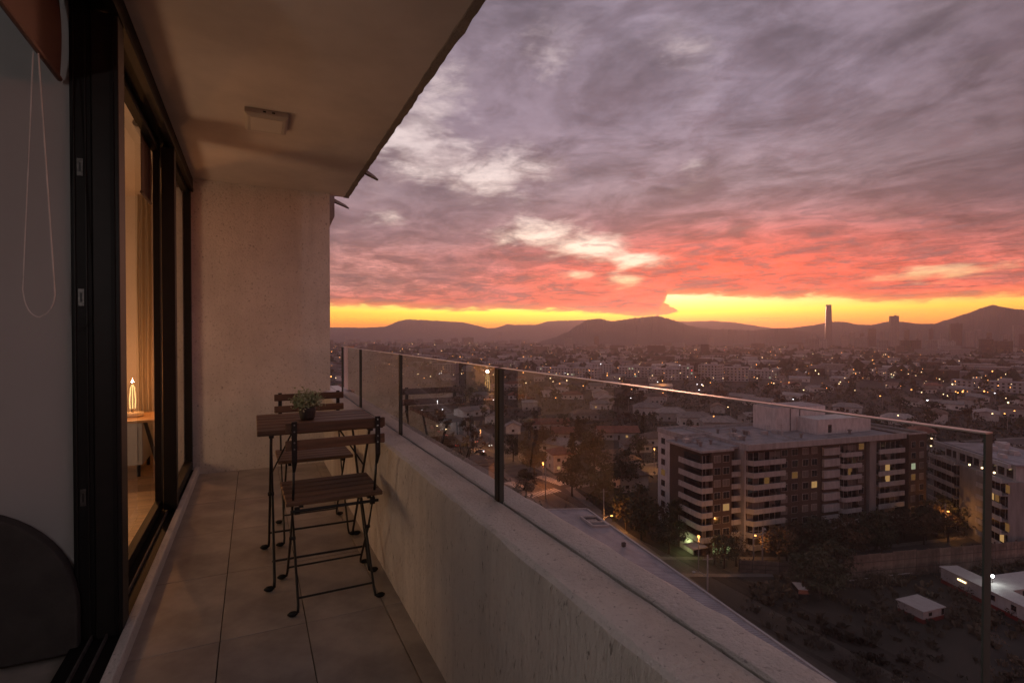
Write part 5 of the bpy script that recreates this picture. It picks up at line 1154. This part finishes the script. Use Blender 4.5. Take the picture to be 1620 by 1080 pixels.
# ---- cars
def make_car():
    o = thing('car', 'car', 'car'); body = MB()
    prof_ = [(-2.1, .35), (-2.15, .75), (-1.7, .88), (1.0, .92), (1.95, .82), (2.12, .62), (2.1, .35)]
    for a in (-.84, .84): pass
    n = len(prof_); body.poly([(x, -.86, z) for x, z in prof_] + [(x, .86, z) for x, z in prof_], [tuple(reversed(range(n))), tuple(range(n, 2 * n))] + [(k, (k + 1) % n, n + (k + 1) % n, n + k) for k in range(n)])
    body.poly([(-1.75, -.78, .88), (.95, -.78, .92), (.95, .78, .92), (-1.75, .78, .88), (-1.25, -.64, 1.42), (.25, -.64, 1.44), (.25, .64, 1.44), (-1.25, .64, 1.42)], [(4, 5, 6, 7)])
    body.build('body', M['carA'], o)
    MB().poly([(-1.75, -.78, .88), (.95, -.78, .92), (.95, .78, .92), (-1.75, .78, .88), (-1.25, -.64, 1.415), (.25, -.64, 1.435), (.25, .64, 1.435), (-1.25, .64, 1.415)], [(0, 1, 5, 4), (1, 2, 6, 5), (2, 3, 7, 6), (3, 0, 4, 7)]).build('window', M['pane'], o)
    wh = MB().tube([(0, -.1, 0), (0, .1, 0)], .32, 10).mesh('wheel', M['tyre'])
    for x in (-1.3, 1.3):
        for y in (-.80, .80): link('wheel', wh, o, (x, y, .32))
    for y in (-.6, .6): MB().box(2.06, 2.135, y - .16, y + .16, .60, .74).build('headlight', M['g_head'], o); MB().box(-2.16, -2.10, y - .16, y + .16, .66, .78).build('tail_light', M['g_tail'], o)
    return o
car0 = make_car()
cars = [((760, 716), 1.7, 'car with red tail lights driving up the avenue'), ((750, 700), 1.7, 'second car further up the lit avenue'), ((772, 706), -1.45, 'car coming down the avenue with headlights on'), ((700, 684), .2, 'car parked nearest in the white lit car park'), ((690, 678), .2, 'car parked second in the car park'), ((712, 690), .3, 'car at the right end of the car park'),
        ((680, 672), .2, 'car parked farthest left in the car park'), ((722, 706), 1.4, 'car leaving the car park'), ((736, 664), 1.6, 'distant car beyond the car park'), ((730, 640), 1.6, 'far car between trees up the avenue'), ((885, 826), .1, 'car half hidden behind the corner tree'), ((1008, 742), .0, 'car parked on the cross street behind the white house')]
for k, ((u, v), rz, lab) in enumerate(cars):
    x, y = gxy(u, v); o = car0 if k == 0 else copy_tree(car0); o['label'] = lab; o['group'] = 'cars on the avenue and in the car park'; o.location = (x, y, GZ + .12); o.rotation_euler = (0, 0, rz)
x, y = gxy(1263, 942); vn = thing('van', 'pale roofed van parked in the dark beside the hoarding', 'van', (x, y, GZ + .06), 1.0)
MB().prism([(-2.3, -.9), (2.3, -.9), (2.3, .9), (-2.3, .9)], .35, 1.3).build('body', M['tyre'], vn); MB().poly([(-2.25, -.86, 1.3), (1.5, -.86, 1.3), (1.5, .86, 1.3), (-2.25, .86, 1.3), (-2.1, -.75, 1.95), (.9, -.75, 1.95), (.9, .75, 1.95), (-2.1, .75, 1.95)], [(0, 1, 5, 4), (1, 2, 6, 5), (2, 3, 7, 6), (3, 0, 4, 7)]).build('window', M['pane'], vn)
MB().box(-2.1, .9, -.76, .76, 1.951, 2.02).build('roof', M['shedwhite'], vn)
wh = MB().tube([(0, -.1, 0), (0, .1, 0)], .34, 10).mesh('wheel', M['tyre'])
for xx in (-1.4, 1.4):
    for yy in (-.85, .85): link('wheel', wh, vn, (xx, yy, .34))
# ---- scrub on the waste ground
sc_ = MB(); r_ = random.Random(9); n = 0
poly_ = [(70, 20), (74, 66), (89, 73), (101.9, 64), (172, 45.5), (165, 8), (90, 0)]
def inside(x, y):
    c = False
    for (x0, y0), (x1, y1) in zip(poly_, poly_[1:] + poly_[:1]):
        if (y0 > y) != (y1 > y) and x < (x1 - x0) * (y - y0) / (y1 - y0) + x0: c = not c
    return c
cl_ = [(r_.uniform(70, 165), r_.uniform(5, 70), r_.uniform(2, 8)) for k in range(90)]
while n < 2600:
    cx, cy_, cr_ = cl_[r_.randrange(90)]; x, y = r_.gauss(cx, cr_), r_.gauss(cy_, cr_ * .6)
    if r_.random() < .25: x, y = r_.uniform(70, 170), r_.uniform(5, 72)
    if not inside(x, y): n += .2; continue
    if (abs(x - 103.6) < 4.6 and abs(y - 52.6) < 3.6): continue
    n += 1; h_ = r_.uniform(.25, 1.0) * (3.2 if r_.random() < .2 else 1)
    if h_ > 1.3:
        for q in range(46):
            d = Vector((r_.gauss(0, 1), r_.gauss(0, 1), abs(r_.gauss(0, 1)))).normalized() * h_ * .55 * r_.random() ** .4; a = Vector((r_.gauss(0, 1), r_.gauss(0, 1), r_.gauss(0, 1))).normalized(); e = a.orthogonal().normalized() * r_.uniform(.10, .22); g = a.cross(e); p = Vector((x, y, GZ + h_ * .35)) + d
            sc_.poly([p - e, p + g * .7, p + e, p - g * .7], [(0, 1, 2, 3)])
        continue
    for q in range(7):
        a = r_.uniform(0, 6.28); e = Vector((math.cos(a), math.sin(a), 0)) * h_ * r_.uniform(.5, .9); p = Vector((x + r_.gauss(0, .3), y + r_.gauss(0, .3), GZ + .04)); t_ = p + Vector((r_.gauss(0, .4) * h_, r_.gauss(0, .4) * h_, h_))
        sc_.poly([p - e * .4, p + e * .4, t_ + e * .55, t_ - e * .45], [(0, 1, 2, 3)])
tag(sc_.build('scrub', M['scrub']), 'dry weeds and low scrub covering the waste ground', 'scrub', kind='stuff')

# ================================================================== haze
hb = MB(); hb.box(-2600, 4700, -290, 4700, GZ - 1.0, 185)
hz = hb.build('haze', None) if False else None
me = bpy.data.meshes.new('haze'); me.from_pydata(hb.v, [], hb.f); hz = link('haze', me); tag(hz, kind='stuff')
m = bpy.data.materials.new('evening_haze'); m.use_nodes = True; t = m.node_tree; t.nodes.clear()
pv = t.nodes.new('ShaderNodeVolumePrincipled'); pv.inputs['Color'].default_value = (.99, .85, .86, 1); pv.inputs['Density'].default_value = SIG; pv.inputs['Anisotropy'].default_value = .68
o = t.nodes.new('ShaderNodeOutputMaterial'); t.links.new(pv.outputs[0], o.inputs['Volume']); me.materials.append(m)
